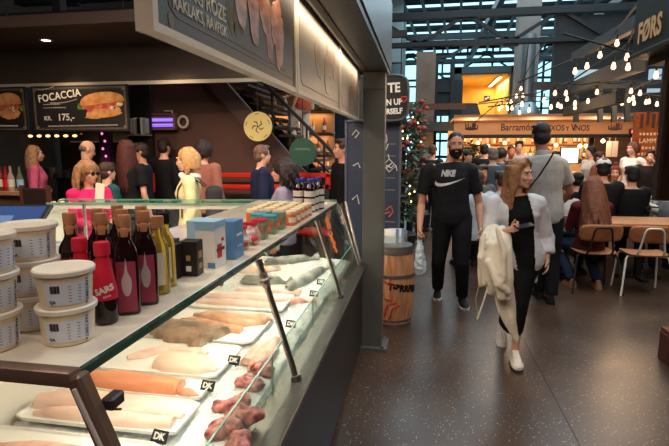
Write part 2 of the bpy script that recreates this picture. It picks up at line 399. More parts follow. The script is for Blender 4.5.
# right-hand gallery beams leading away
gb = MB()
for (xa, ya, Ya), (xb, yb_, Yb), t_ in (((574, 57, 9.5), (640, 21, 6), .09), ((574, 88, 9.5), (640, 62, 6), .12), ((566, 112, 10), (620, 97, 7), .1)):
    gb.bar(U(xa, ya, Ya), U(xb, yb_, Yb), t_, t_*1.6)
gb.bar(U(532, 86, 9.9), U(664, 84, 9.9), .1, .14)
for x in (576, 600, 614, 627): gb.bar(U(x, 84, 9.9), U(x, 122, 9.9), .08, .08)
S(gb.build('beam_5', m_truss, smooth=0))
gp = MB()
pbox(gp, 576, 600, 70, 88, 11.6, .1); pbox(gp, 602, 618, 74, 88, 11.7, .1); pbox(gp, 651, 660, 69, 92, 11.8, .1)
S(gp.build('window_3', M('daylight_glow_pane', (150, 182, 196), emis=.55), smooth=0))  # daylight behind the panes is put in as emission
up = MB(); a_ = U(615, 60, 12.2)
up.box((6.2, 12.6, 3.5), (6.5, .2, 2.2))
S(up.build('wall_gallery_right', M('dark_gallery', (42, 46, 50), .9, var=.15), smooth=0))
# brick / timber end wall with the far kitchens
S(MB().box((7.2, 13.9, 1.1), (5.8, .2, 2.4)).build('wall_far_right', M('warm_dark_wall', (84, 58, 44), .85, var=.15), smooth=0))
# ---------------------------------------------------------------- people
m_skin = lambda c: M('skin_%d_%d_%d' % tuple(c), c, .55, var=.05, vs=30, sub=.08, spec=.35)
PALE, TANNED, DEEP = (214, 164, 140), (186, 134, 108), (120, 82, 64)
PROF = {
 'm': [(.80, .115, .085, 0), (.86, .158, .108, 0), (.95, .166, .114, 0), (1.04, .152, .108, .004), (1.13, .150, .11, .01), (1.24, .166, .118, .012), (1.33, .180, .116, .01), (1.40, .176, .098, 0), (1.445, .135, .08, -.004), (1.475, .075, .064, -.004), (1.52, .056, .058, -.004)],
 'f': [(.80, .118, .09, 0), (.86, .165, .115, -.004), (.95, .166, .114, -.004), (1.04, .135, .096, 0), (1.12, .122, .090, .004), (1.21, .136, .104, .014), (1.28, .148, .118, .024), (1.35, .154, .106, .012), (1.405, .148, .086, 0), (1.445, .11, .07, 0), (1.47, .06, .052, -.004), (1.52, .046, .048, -.004)]}
def joints(o, sit=0):
    J = dict(pel=(0, 0, .95), nk=(0, .012, 1.47), hd=(0, -.02, 1.635), sl=(.175, .01, 1.41), sr=(-.175, .01, 1.41), el=(.225, .035, 1.13), er=(-.225, .035, 1.13), wl=(.235, -.05, .89), wr=(-.235, -.05, .89), hl=(.09, 0, .9), hr=(-.09, 0, .9), kl=(.10, -.02, .49), kr=(-.10, -.02, .49), al=(.10, .03, .085), ar=(-.10, .03, .085))
    J = {k: Vector(v) for k, v in J.items()}
    if sit:
        for k in J:
            if k not in ('kl', 'kr', 'al', 'ar'): J[k].z -= .43
        for s, x in (('l', .11), ('r', -.11)):
            J['h'+s] = Vector((x*.85, -.02, .50)); J['k'+s] = Vector((x*1.1, -.42, .50)); J['a'+s] = Vector((x*1.1, -.38, .085))
            J['e'+s] = J['s'+s]+Vector((.03 if s == 'l' else -.03, -.10, -.26)); J['w'+s] = J['e'+s]+Vector((-.06 if s == 'l' else .06, -.22, .02))
    for k, v in (o or {}).items():
        if k in J: J[k] = J[k]+Vector(v[1:]) if v[0] == '+' else Vector(v)
    return J
def torso(mb, J, sex, off, z0, z1, k=1.0, n=20, seat=False):
    pr = PROF[sex]
    def at_(z):
        for (a, b) in zip(pr, pr[1:]):
            if a[0] <= z <= b[0]:
                t = (z-a[0])/(b[0]-a[0]); return [a[i]*(1-t)+b[i]*t for i in range(4)]
        return pr[-1] if z > pr[-1][0] else pr[0]
    zs = [z0]+[p[0] for p in pr if z0 < p[0] < z1]+[z1]
    ax = J['nk']-J['pel']; rings = []
    l0 = (J['hl']-J['hr']).normalized(); l1 = (J['sl']-J['sr']).normalized()
    for z in zs:
        _, hw, hd, fy = at_(z); t = (z-.95)/.52; c = J['pel']+(ax*t if t > 0 else Vector((0, 0, z-.95))*1.0)
        lat = l0.lerp(l1, max(0, min(1, t))).normalized(); up = ax.normalized() if t > 0 else Vector((0, 0, 1))
        lat = (lat-up*lat.dot(up)).normalized(); fw = up.cross(lat)*-1     # forward
        c = c+fw*fy
        rings.append([c+lat*(math.cos(2*PI*i/n)*(hw*k+off))+fw*(math.sin(2*PI*i/n)*(hd*k+off)) for i in range(n)])
    mb.loft(rings)
def hand(mb, w_, d, width, nrm, side, curl=.35, sc_=1, thumb=.7, spread=.1):
    d = d.normalized(); width = (width-d*width.dot(d)).normalized(); nrm = (nrm-d*nrm.dot(d)-width*nrm.dot(width)).normalized()
    rot = Matrix((width, d, nrm)).transposed()
    mb.ball(w_+d*.05*sc_, (.040*sc_, .056*sc_, .016*sc_), rot, 14, 10)
    mb.chain([w_-d*.02, w_+d*.03*sc_], [.024*sc_, .024*sc_])
    for i, L in enumerate((.068, .077, .072, .056)):
        b = w_+d*.09*sc_+width*((.031-.0205*i)*sc_); dd = (d+width*spread*(1.5-i)*.5).normalized(); a = 0; pts = [b-dd*.03*sc_, b]
        for s_ in (.45, .32, .23):
            a += curl; q = dd*math.cos(a)+nrm*math.sin(a); pts.append(pts[-1]+q*L*s_*sc_)
        mb.chain(pts, [.009*sc_, .0092*sc_, .0086*sc_, .008*sc_, .0068*sc_], 8)
    b = w_+d*.025*sc_+width*.026*sc_; q = (d*.75+width*thumb+nrm*.35).normalized(); q2 = (d*.95+width*thumb*.25+nrm*.45).normalized()
    mb.chain([b, b+q*.036*sc_, b+q*.036*sc_+q2*.03*sc_, b+q*.036*sc_+q2*.052*sc_], [.014*sc_, .0105*sc_, .0095*sc_, .008*sc_], 8)
def head_geo(mb, H, sex, full=True):
    f = .95 if sex == 'f' else 1.0
    def e(c, r): mb.v_ = None; mb.ball(H @ Vector(c), [x*f for x in r], H.to_3x3().normalized(), 20, 14)
    e((0, .014, .028), (.074, .093, .088)); e((0, -.02, -.035), (.060, .066, .078)); e((0, -.055, -.092), (.026, .028, .022)); e((0, -.02, -.075), (.052, .055, .035))
    if full:
        mb.chain([H @ Vector((0, -.084, .004)), H @ Vector((0, -.094, -.018)), H @ Vector((0, -.101, -.032))], [.0085, .010, .012], 8)
        for s in (-1, 1):
            e((s*.075, .018, -.008), (.010, .019, .031)); e((s*.036, -.062, -.03), (.022, .022, .022)); e((s*.009, -.093, -.035), (.009, .009, .008)); e((s*.03, -.075, .026), (.026, .016, .009))
        e((0, -.081, -.058), (.024, .012, .0065)); e((0, -.079, -.069), (.020, .012, .0075))
    else:
        e((0, -.088, -.022), (.013, .018, .022))
        for s in (-1, 1): e((s*.075, .018, -.008), (.012, .02, .032))
def hair_geo(mb, H, style, rnd, L=.3, wav=0, sprd=.10, hv=1.0):
    R3 = H.to_3x3().normalized()
    def e(c, r): mb.ball(H @ Vector(c), r, R3, 20, 14)
    if style == 'bald':
        e((0, .04, .0), (.076, .074, .05)); return
    if style == 'crop':
        e((0, .023, .052), (.0785, .0885, .0735)); e((0, .05, -.005), (.0755, .062, .06)); return
    kv = 1+(hv-1)*.7
    e((0, .024+.02*(hv-1), .042), (.083*kv, .094*kv, .088*kv)); e((0, .055, -.02), (.078*hv, .06*hv, .075*hv))
    if style == 'short':
        for s in (-1, 1): e((s*.062, .0, .035), (.022, .055, .045))
        e((.02, -.045, .095), (.055, .045, .03)); return
    if style == 'bun': e((0, .02, .15), (.035, .035, .032))
    if style == 'pony':
        mb.chain([H @ Vector(p) for p in ((0, .11, .03), (0, .15, -.02), (0, .14, -.12), (0, .12, -.2))], [.022, .03, .028, .012])
    for s in (-1, 1): e((s*.066, .012, .01), (.020, .05, .055))
    if style in ('long', 'bob', 'wavy'):
        n = 19
        for i in range(n):
            a = R(-97+194*i/(n-1)); x, y = math.sin(a)*.082, math.cos(a)*.088+.015
            Lk = L*(.86+.2*rnd.random()); pts = []; rr = []
            for k in range(7):
                t = k/6; o = hv*1.0+.22*math.sin(min(t*2.2, 1)*PI/2)+(sprd*t if style != 'bob' else 0)
                wv = wav*math.sin(t*9+i*1.7)*t
                pts.append(H @ Vector((x*o+wv, y*o+wv*.6-(.03*t if abs(a) > 1.7 else 0), .055-t*Lk))); rr.append(.022*(1-.45*t*t))
            pts.insert(0, H @ Vector((x*.55, y*.55+.01, .115))); rr.insert(0, .018)
            mb.chain(pts, rr, 8)
def shoe_mesh(mb, J, s, toe, pitch=0, sc_=1, big=1):
    a = J['a'+s]; t = Vector(toe); t.z = 0; t.normalize(); lat = Vector((0, 0, 1)).cross(t)
    rot = Matrix.Rotation(pitch, 3, lat); heel = a-t*.055
    st = [(0, .022, .060), (.015, .034, .090), (.07, .037, .098), (.13, .040, .075), (.19, .044, .058), (.24, .036, .046), (.272, .014, .024)]
    rings = []
    for (L, hw, h) in st:
        ring = []
        for (x, z) in ((-1, 0), (-1.04, .02), (-.98, None), (-.6, 1), (0, 1.1), (.6, 1), (.98, None), (1.04, .02), (1, 0), (0, 0)):
            zz = h*.45 if z is None else (h*z*.92 if z >= 1 else z)
            p = t*L+lat*(x*hw*big)+Vector((0, 0, zz*big)); ring.append(p)
        rings.append(ring)
    base = Vector((heel.x, heel.y, heel.z-.085))
    ctr = t*.2
    rings = [[base+ctr+rot @ (p-ctr) for p in r_] for r_ in rings]
    mb.loft(rings)
def person(label, loc, rz=0, h=1.72, sex='m', sit=0, J=None, look=(0, 0, 0), skin=PALE, hair=('short', (60, 42, 32)), top=('tee', (40, 40, 44)), bot=('trousers', (34, 36, 44)), shoes=(50, 46, 44), sole=None, vox=.018, beard=None, glasses=None, hat=None, sprd=.10, hv=1.0, group=None, toes=None, hands=None, L=.3, wav=0, seed=1, eyes=None, apron=None, pitch=(0, 0)):
    rnd = random.Random(seed); J = joints(J, sit); near = vox <= .009; mid = vox <= .013
    H = Matrix.Translation(J['hd']) @ Matrix.Rotation(R(look[0]), 4, 'Z') @ Matrix.Rotation(R(look[1]), 4, 'X') @ Matrix.Rotation(R(look[2]), 4, 'Y')
    sm = Matrix.Scale(h/1.75, 4)
    def fin(me, name, mats, par=None):
        me.transform(sm); o = link(me, name, mats, par); return o
    # body: one continuous figure
    b = MB(); head_geo(b, H, sex, mid)
    neck = H @ Vector((0, .018, -.05)); nr = .054 if sex == 'm' else .045
    b.chain([J['nk']-(J['nk']-J['pel']).normalized()*.05, neck], [nr*1.08, nr])
    k = .88 if not near else .93
    torso(b, J, sex, 0, .82, 1.47, k)
    covered = top[0] in ('long', 'coat')
    ak = (.86 if covered else 1)*(1 if sex == 'm' else .86)
    for s in 'lr':
        S_, E, W = J['s'+s], J['e'+s], J['w'+s]; fm = E.lerp(W, .28)
        b.chain([S_.lerp(J['nk'], .25), S_, S_.lerp(E, .45), E, fm, E.lerp(W, .75), W], [.052*ak, .055*ak, .047*ak, .039*ak, .042*ak, .032*ak, .026*ak])
        hd_ = (hands or {}).get(s)
        d = (W-E).normalized()
        if hd_ is None: wd, nn, cu = Vector((0, -1, -.1)), Vector((-1 if s == 'l' else 1, 0, 0)), .32
        else: d, wd, nn, cu = (Vector(hd_[0]) if hd_[0] else d), Vector(hd_[1]), Vector(hd_[2]), hd_[3]
        hand(b, W, d, wd, nn, s, cu, 1 if sex == 'm' else .9)
        hp, kn, an = J['h'+s], J['k'+s], J['a'+s]; lk = .9 if bot[0] != 'bare' else 1; lk *= 1 if sex == 'm' else .94
        cf = kn.lerp(an, .3); back = Vector((0, .015, 0))
        b.chain([hp, hp.lerp(kn, .45), kn, cf+back, kn.lerp(an, .7), an], [.09*lk, .078*lk, .056*lk, .056*lk, .042*lk, .036*lk])
        if near: b.chain([an, an+Vector((0, 0, -.03))], [.034, .03])
    me = remesh(b, vox, 4 if near else 3, .55)
    root = fin(me, 'person', m_skin(skin))
    root.location = loc; root.rotation_euler = (0, 0, rz); tag(root, label, 'person', group)
    gv = max(vox, .011)
    def garment(mb, name, col, v=gv, mat=None, crk=.004, sm_=3):
        me = remesh(mb, v, sm_, .5)
        if mid: crinkle(me, crk, 11, seed)
        return fin(me, name, mat or cm(col), root)
    oo = .012 if near else (.014 if mid else .02)
    # upper garment
    if top[0] != 'none':
        g = MB(); hem = {'coat': .72, 'tee': .84, 'polo': .84, 'long': .85, 'vest': .86}.get(top[0], .85)
        if sit: hem = max(hem, .87)
        torso(g, J, sex, oo+.004, hem, 1.462, 1.0)
        for s in 'lr':
            S_, E, W = J['s'+s], J['e'+s], J['w'+s]; r0 = (.056 if sex == 'm' else .049)
            if top[0] == 'vest': continue
            g.ball(S_, r0+oo+.004, u=14, v=10); g.tube([S_.lerp(J['nk'], .35), S_], [r0+oo, r0+oo+.004], 12)
            if top[0] in ('tee', 'polo'): g.tube([S_, S_.lerp(E, .35), S_.lerp(E, .66)], [r0+oo+.004, r0+oo+.004, r0+oo+.008], 14)
            else:
                g.tube([S_, S_.lerp(E, .5), E, E.lerp(W, .5), W-(W-E).normalized()*.01], [r0+oo, r0*.92+oo, r0*.84+oo, .04+oo, .032+oo], 14); g.ball(E, r0*.84+oo, u=12, v=8)
        shirt = garment(g, {'coat': 'jacket', 'long': 'sweater', 'vest': 'top'}.get(top[0], 'shirt'), top[1])
        root['_'] = 0; del root['_']
        if len(top) > 2:
            c = MB(); c.tube([J['nk']+Vector((0, 0, -.03)), J['nk']+Vector((0, -.002, .035))], [nr+.03, nr+.014], 16); garment(c, 'collar', top[2], max(.009, vox*.7))
    # lower garment
    g = MB()
    if bot[0] in ('trousers', 'shorts'):
        torso(g, J, sex, oo-.001, .82, 1.0)
        for s in 'lr':
            hp, kn, an = J['h'+s], J['k'+s], J['a'+s]; q = 1 if sex == 'm' else .9
            g.ball(hp, .094*q+oo*.6, u=14, v=10)
            g.ball(kn, .060*q+oo, u=12, v=8)
            if bot[0] == 'trousers': g.tube([hp, hp.lerp(kn, .4), kn, kn.lerp(an, .5), an+(kn-an).normalized()*.01], [.092*q+oo*.6, .084*q+oo, .062*q+oo, .056*q+oo, .05*q+oo], 14)
            else: g.tube([hp, hp.lerp(kn, .4), hp.lerp(kn, .9)], [.092*q+oo*.6, .084*q+oo, .08*q+oo], 14)
        garment(g, bot[0], bot[1], gv if near else max(gv, .014))
    elif bot[0] == 'dress':
        torso(g, J, sex, oo-.004, .84, 1.45); n = 18; rings = []
        for t in (0, .2, .4, .6, .8, 1.0):
            z = .95*(1-t)+bot[2]*t
            def lp(s):
                for p, q in ((J['h'+s], J['k'+s]), (J['k'+s], J['a'+s])):
                    if p.z >= z >= q.z: return p.lerp(q, (p.z-z)/(p.z-q.z+1e-6))
                return Vector((J['h'+s].x, J['h'+s].y, z))
            a, b_ = lp('l'), lp('r'); c = (a+b_)/2; hw = abs(a.x-b_.x)/2+.098-.02*t; hd2 = abs(a.y-b_.y)/2+.104-.024*t
            if t < .25: hw, hd2 = max(hw, .172), max(hd2, .118)
            rings.append([Vector((c.x+math.cos(2*PI*i/n)*hw, c.y+math.sin(2*PI*i/n)*hd2, z)) for i in range(n)])
        g.loft(rings); garment(g, 'dress', bot[1])
    # shoes
    if shoes:
        for s in 'lr':
            c = MB(); tv = (toes or {}).get(s, (0.15 if s == 'l' else -.15, -1, 0)); shoe_mesh(c, J, s, tv, pitch[0 if s == 'l' else 1], big=1.05)
            me = c.raw('shoe'); me.polygons.foreach_set('use_smooth', [True]*len(me.polygons)); me.set_sharp_from_angle(angle=R(40))
            so = fin(me, 'shoe', cm(shoes, .6, .1), root)
            if sole:
                c = MB(); J2 = {k_: v.copy() for k_, v in J.items()}; a_ = c
                shoe_mesh(c, J, s, tv, pitch[0 if s == 'l' else 1], big=1.09)
                me = c.raw('sole'); zmin = min(v.co.z for v in me.vertices)
                rot0 = pitch[0 if s == 'l' else 1]
                bm = bmesh.new(); bm.from_mesh(me); tvn = Vector(tv).normalized(); lat = Vector((0, 0, 1)).cross(tvn); nn = Matrix.Rotation(rot0, 3, lat) @ Vector((0, 0, 1))
                base = J['a'+s]-tvn*.055; base = Vector((base.x, base.y, base.z-.085)); ctr = base+tvn*.2
                bmesh.ops.bisect_plane(bm, geom=bm.verts[:]+bm.edges[:]+bm.faces[:], plane_co=ctr+nn*.026, plane_no=nn, clear_outer=True)
                bmesh.ops.holes_fill(bm, edges=[e for e in bm.edges if e.is_boundary]); bm.to_mesh(me); bm.free()
                fin(me, 'sole', M('sole_%d' % sole[0], sole, .6), so)
    # hair, eyes, accessories
    if hair:
        g = MB(); hair_geo(g, H, hair[0], rnd, L, wav, sprd, hv)
        me = remesh(g, max(.006, vox*.62) if hair[0] not in ('long', 'wavy', 'bob') else max(.0075, vox*.7), 2, .5)
        if mid: crinkle(me, .0022, 60, seed)
        fin(me, 'hair', M('hair_%d_%d_%d' % tuple(hair[1]), hair[1], .5, var=.3, vs=30, bump=.5, bs=90, spec=.35), root)
    if mid and eyes is not False:
        f = .95 if sex == 'f' else 1
        g = MB()
        for s in (-1, 1):
            g.mi = 0; g.ball(H @ Vector((s*.030*f, -.069*f, .004)), .0118, u=12, v=8)
            g.mi = 1; g.ball(H @ Vector((s*.030*f, -.0775*f, .004)), (.0062, .0062, .0062), u=10, v=6)
            g.mi = 2; g.chain([H @ Vector((s*.044*f, -.078*f, .026)), H @ Vector((s*.03*f, -.088*f, .031)), H @ Vector((s*.014*f, -.088*f, .027))], [.0026, .0038, .0026], 6)
            g.tube([H @ Vector((s*.043*f, -.078*f, .0115)), H @ Vector((s*.03*f, -.0855*f, .0145)), H @ Vector((s*.018*f, -.083*f, .010))], [.0010, .0016, .0010], 6)
        me = g.raw('eyes'); 
        ob = fin(me, 'eyes', [M('eye_white', (225, 218, 210), .3), M('iris', (44, 32, 26), .2), M('brow_%d' % hair[1][0], [x*.7 for x in hair[1]], .8)] if hair else [M('eye_white', (225, 218, 210), .3), M('iris', (44, 32, 26), .2), M('brow_d', (60, 44, 36), .8)], root)
        ob.data.polygons.foreach_set('material_index', g.fm)
        g = MB(); g.ball(H @ Vector((0, -.0905*f, -.0585*f)), (.021, .006, .0045), H.to_3x3().normalized()); g.ball(H @ Vector((0, -.0885*f, -.068*f)), (.017, .006, .005), H.to_3x3().normalized())
        if not beard: fin(g.raw('lips'), 'lips', M('lips', (176, 100, 92), .45), root).data.polygons.foreach_set('use_smooth', [True]*len(g.f))
    if beard:
        g = MB()
        def e(c, r): g.ball(H @ Vector(c), r, H.to_3x3().normalized(), 16, 12)
        e((0, -.028, -.082), (.062, .066, .048)); e((0, -.06, -.105), (.042, .036, .034)); 
        for s in (-1, 1): e((s*.058, -.008, -.04), (.012, .03, .045)); e((s*.017, -.09, -.047), (.020, .012, .0075)); e((s*.012, -.084, -.076), (.02, .012, .006)); e((s*.04, -.066, -.066), (.02, .024, .022))
        me = remesh(g, .005, 2); crinkle(me, .003, 60); fin(me, 'beard', M('beard_dark', beard, .8, bump=.6, bs=120, spec=.15), root)
    if glasses:
        g = MB()
        for s in (-1, 1):
            c = H @ Vector((s*.031, -.098, .002)); R3 = H.to_3x3().normalized()
            if glasses == 'sun': g.ball(c, (.027, .006, .022), R3)
            else: g.tube([H @ Vector((s*.031+.024*math.cos(a), -.098, .002+.018*math.sin(a))) for a in [2*PI*i/14 for i in range(15)]], .0022, 6)
            g.tube([H @ Vector((s*.056, -.095, .006)), H @ Vector((s*.079, -.02, .004)), H @ Vector((s*.08, .02, -.006))], .0026, 6)
        g.tube([H @ Vector((-.008, -.1, .006)), H @ Vector((.008, -.1, .006))], .0026, 6)
        fin(g.raw('g'), 'sunglasses' if glasses == 'sun' else 'eyeglasses', M('dark_frame', (26, 20, 20), .15), root).data.polygons.foreach_set('use_smooth', [True]*len(g.f))
    if hat:
        g = MB(); g.ball(H @ Vector((0, .016, .055)), (.086, .1, .075), H.to_3x3().normalized()); g.ball(H @ Vector((0, -.09, .045)), (.062, .06, .008), H.to_3x3().normalized())
        fin(remesh(g, max(.008, vox*.6), 2), 'cap', cm(hat), root)
    if apron:
        g = MB(); torso(g, J, sex, oo+.012, .62 if not sit else .9, 1.3); me = remesh(g, gv, 2); bm = bmesh.new(); bm.from_mesh(me)
        bmesh.ops.delete(bm, geom=[v for v in bm.verts if v.co.y > J['pel'].y-.03], context='VERTS'); bm.to_mesh(me); bm.free(); fin(me, 'apron', cm(apron), root)
    root['H'] = [c for r_ in (sm @ H) for c in r_]; del root['H']
    return root, J, H, h/1.75
def child(root, name): return [c for c in root.children if c.name.split('.')[0] == name][0]
def bvh_of(o): return BVHTree.FromPolygons([v.co.copy() for v in o.data.vertices], [list(p.vertices) for p in o.data.polygons])
# ---------------------------------------------------------------- fish counter
m_front = M('counter_front', (38, 32, 31), .35, var=.1, vs=3); m_white = M('white_enamel', (232, 228, 218), .3); m_ice_white = M('white_tray', (240, 238, 232), .35)
m_glass = glass_mat('counter_glass', (.95, .985, .965), .10); m_edge = M('glass_edge', (20, 62, 52), .15)
m_brz = M('bronze_metal', (124, 100, 88), .36, .6, bump=.02, bs=60)
YN, YE, GX0, GZ0, GX1, GZ1 = .78, 3.76, -.472, .722, -.640, 1.195
ct = T('display_counter', 'long glass-fronted fish display counter with chrome posts, full of ice and fish', 'counter', (-.9, 2.2, 0))
off = Vector((-.9, 2.2, 0))
def cb(mb, name, mats, par=None, **k):
    mb.v = [v-off for v in mb.v]; return mb.build(name, mats, par or ct, **k)
cb(MB().box((-.875, 2.25, .375), (.87, 3.02, .63)).box((-.90, 2.25, .03), (.80, 3.0, .06)), 'front_panel', m_front)
cb(MB().box((-.485, 2.25, .705), (.16, 3.02, .03), bev=.004), 'ledge', M('ledge_steel', (112, 106, 98), .38, 1, bump=.03, bs=60))
cb(MB().box((-.55, 2.25, .728), (.004, 2.98, .012)).box((-.91, 2.27, .7), (.74, 2.96, .03)), 'deck', m_chrome)
cb(MB().box((-1.30, 2.27, .95), (.02, 2.97, .46)), 'back_panel', m_white)
sh = cb(MB().box((-.98, 2.30, 1.187), (.66, 3.03, .022), bev=.003), 'top_shelf', M('milky_glass_shelf', (214, 204, 186), .12, var=.10, vs=7))
cb(MB().box((-.644, 2.30, 1.187), (.012, 3.03, .018)), 'glass_edge', m_edge, sh)
for y0, y1 in ((YN+.01, 1.75), (1.76, 2.825), (2.835, YE-.01)):
    g = MB(); g.add([(GX0, y0, GZ0), (GX0, y1, GZ0), (GX1, y1, GZ1), (GX1, y0, GZ1)], [(0, 1, 2, 3)])
    nx = Vector((GZ1-GZ0, 0, GX0-GX1)).normalized()*.006
    g.add([Vector(v)+nx for v in ((GX0, y0, GZ0), (GX0, y1, GZ0), (GX1, y1, GZ1), (GX1, y0, GZ1))], [(0, 1, 2, 3)])
    cb(g, 'front_glass', m_glass, smooth=0)
for y0, y1 in ((YN+.01, 1.62), (1.625, 2.3), (2.305, YE-.01)):
    g = MB(); g.box((-.515, (y0+y1)/2, .80), (.005, y1-y0-.002, .155)); rg = cb(g, 'riser_glass', m_glass, smooth=0)
    cb(MB().box((-.515, (y0+y1)/2, .8785), (.0055, y1-y0-.002, .003)).box((-.515, y1, .80), (.0055, .004, .155)), 'pane_edge', M('pane_edge', (96, 150, 128), .2), rg)
def rod(Y, clamp=True):
    p = Vector((GX0+.012, Y, .72)); q = Vector((GX1+.03, Y+.015, 1.19)); d = (q-p).normalized()
    m = MB(); m.cyl(p, q, .0125, seg=14); m.cyl(p, p+d*.02, .02, seg=14); m.cyl(q-d*.02, q+d*.004, .015, seg=14)
    po = cb(m, 'post', m_chrome)
    if clamp:
        c = p.lerp(q, .84); m = MB(); m.bar(c-Vector((0, .03, 0)), c+Vector((0, .03, 0)), .026, .02, .004); m.bar(c-d*.03, c+d*.03, .032, .024, .004); m.cyl(c+Vector((.01, .03, 0)), c+Vector((.02, .03, 0)), .007)
        cb(m, 'clamp', m_chrome, po)
for Y, c in ((1.755, True), (2.83, False), (3.72, False)): rod(Y, c)
# near end: bronze top bar, end post, clamp block
m = MB(); m.box((-1.0, YN-.01, 1.193), (.74, .034, .03), bev=.005, seg=2)
p, q = Vector((GX1+.012, YN-.01, 1.2)), Vector((GX0+.03, YN-.01, .72))
m.bar(q, p, .034, .034, .006, up=(0, 1, 0))
cb(m, 'end_frame', m_brz)
cb(MB().bar(q+Vector((.006, -.0185, .02)), p+Vector((.006, -.0185, -.02)), .010, .006, .002, up=(0, 1, 0)), 'chrome_strip', M('bright_strip', (206, 200, 198), .3, .3))
c = q.lerp(p, .86)
cb(MB().box(c+Vector((.020, .036, .0)), (.026, .042, .026), bev=.004).cyl(c+Vector((.02, .03, -.016)), c+Vector((.026, .05, -.026)), .0025), 'glass_clamp', M('black_clamp', (44, 36, 34), .4))
g = MB(); g.box((-.97, YN, .955), (.66, .006, .44)); cb(g, 'end_glass', m_glass, smooth=0)
# strip lamps under the top shelf
lb = cb(MB().box((-.72, 2.27, 1.168), (.03, 2.9, .012)), 'lamp_bar', m_chrome)
for y in (1.2, 2.0, 2.8, 3.5): light('AREA', 'strip_lamp', Vector((-.72, y, 1.158))-off, 3.3, (1, .88, .72), .7, .03, Vector((-.84, y, .7))-off, parent=ct)
# far wing of the L, turned a little
ang = R(8); O = Vector((-.68, 3.96, 0)); Xd = Vector((-math.cos(ang), -math.sin(ang), 0)); Yd = Vector((math.sin(ang)*-1, math.cos(ang), 0)); Yd = Vector((-math.sin(ang), math.cos(ang), 0))
def fw_(u, v, z): return O+Xd*u+Yd*v+Vector((0, 0, z))
rotf = Matrix((-Xd, Yd, Vector((0, 0, 1)))).transposed()
Lw = 2.28
cb(MB().box(fw_(Lw/2+.32, -.30, .40), (Lw-.62, .70, .80), rotf), 'wing_base', M('wing_base', (206, 200, 186), .4))
cb(MB().box(fw_(Lw/2+.32, -.30, .81), (Lw-.62, .70, .02), rotf), 'wing_deck', m_white)
tg = cb(MB().box(fw_(Lw/2, -.13, 1.19), (Lw, .26, .012), rotf), 'wing_top_glass', glass_mat('green_glass', (.72, .86, .8), .16), smooth=0)
cb(MB().box(fw_(Lw/2, .002, 1.19), (Lw, .008, .016), rotf).box(fw_(Lw/2, -.262, 1.19), (Lw, .008, .014), rotf), 'glass_edge', M('pale_edge', (120, 168, 148), .2), tg)
cb(MB().box(fw_(Lw/2+.15, -.245, 1.165), (Lw-.3, .02, .035), rotf), 'wing_rail', M('pale_rail', (226, 220, 204), .4))
g = MB(); g.add([fw_(.02, .0, 1.185), fw_(Lw, .0, 1.185), fw_(Lw, .10, .82), fw_(.02, .10, .82)], [(0, 1, 2, 3)]); cb(g, 'wing_front_glass', m_glass, smooth=0)
pg = MB(); pp = [fw_(Lw, .0, 1.2), fw_(Lw, .10, .82), fw_(Lw, -.66, .82), fw_(Lw, -.66, .92), fw_(Lw, -.05, 1.2)]
pg.add(pp+[v+Xd*.02 for v in pp], [(4, 3, 2, 1, 0), (5, 6, 7, 8, 9)]+[(i, (i+1) % 5, 5+(i+1) % 5, 5+i) for i in range(5)])
cb(pg, 'wing_end_panel', M('pale_grey_panel', (196, 194, 178), .5), smooth=0)
for u_ in (.45, Lw-.3): cb(MB().cyl(fw_(u_, -.26, .82), fw_(u_, -.26, 1.18), .012), 'wing_post', m_chrome)
light('AREA', 'strip_lamp', fw_(Lw/2, -.2, 1.15)-off, 9, (1, .87, .66), .04, 1.8, fw_(Lw/2, -.25, .8)-off, parent=ct).rotation_euler = (0, 0, PI/2+ang)
# end pane of the L with posts at the corner
cb(MB().cyl((-.455, 3.755, .72), (-.60, 3.90, 1.19), .011), 'post', m_chrome)
# crushed ice bed
ice = MB(); nx, ny = 70, 240; rnd = random.Random(3)
X0, X1, Y0, Y1 = -1.288, -.53, YN+.02, YE-.02
vs_ = []; 
for i in range(ny+1):
    for k in range(nx+1):
        x = X0+(X1-X0)*k/nx; y = Y0+(Y1-Y0)*i/ny
        e = min(1, min(x-X0, X1-x)/.05)
        z = .738+.012*noise.noise(Vector((x*6, y*6, 0)))+.008*rnd.random()*1+.010*e
        if i in (0, ny) or k in (0, nx): z = .722
        vs_.append((x+rnd.uniform(-.003, .003), y+rnd.uniform(-.003, .003), z))
ice.add(vs_, [(i*(nx+1)+k, i*(nx+1)+k+1, (i+1)*(nx+1)+k+1, (i+1)*(nx+1)+k) for i in range(ny) for k in range(nx)])
o = ice.build('crushed_ice', M('crushed_ice', (222, 224, 220), .18, var=.1, vs=60, sub=.1), smooth=25)
tag(o, 'crushed ice spread over the deck of the fish counter', 'ice', kind='stuff')
ZT = .776
def tray(x0, x1, y0, y1, label):
    m = MB(); cx, cy, sx, sy = (x0+x1)/2, (y0+y1)/2, (x1-x0)/2, (y1-y0)/2
    m.lathe([(.92, 0), (1.0, .006), (1.0, .016), (.975, .016), (.955, .009), (.5, .007), (.02, .007)], (0, 0, 0), 48, sx, sy, 14)
    o = m.build('serving_tray', m_ice_white, loc=(cx, cy, ZT-.008)); return tag(o, label, 'tray', 'white trays on the ice')
tray(-1.27, -.70, .93, 1.19, 'white tray nearest the bronze end of the fish counter, holding pale fillets')
tray(-1.25, -.70, 1.235, 1.43, 'white tray under the large pale pink fillets beside the salmon')
tray(-1.22, -.72, 1.445, 1.578, 'slim white tray under the orange salmon side')
tray(-1.23, -.73, 1.60, 1.90, 'white tray holding one broad fillet and two small white fillets')
tray(-1.24, -.71, 1.93, 2.32, 'white tray under the brown-skinned fish')
tray(-1.24, -.70, 2.36, 2.66, 'white tray of long thin pink-white fillets beyond the brown-skinned fish')
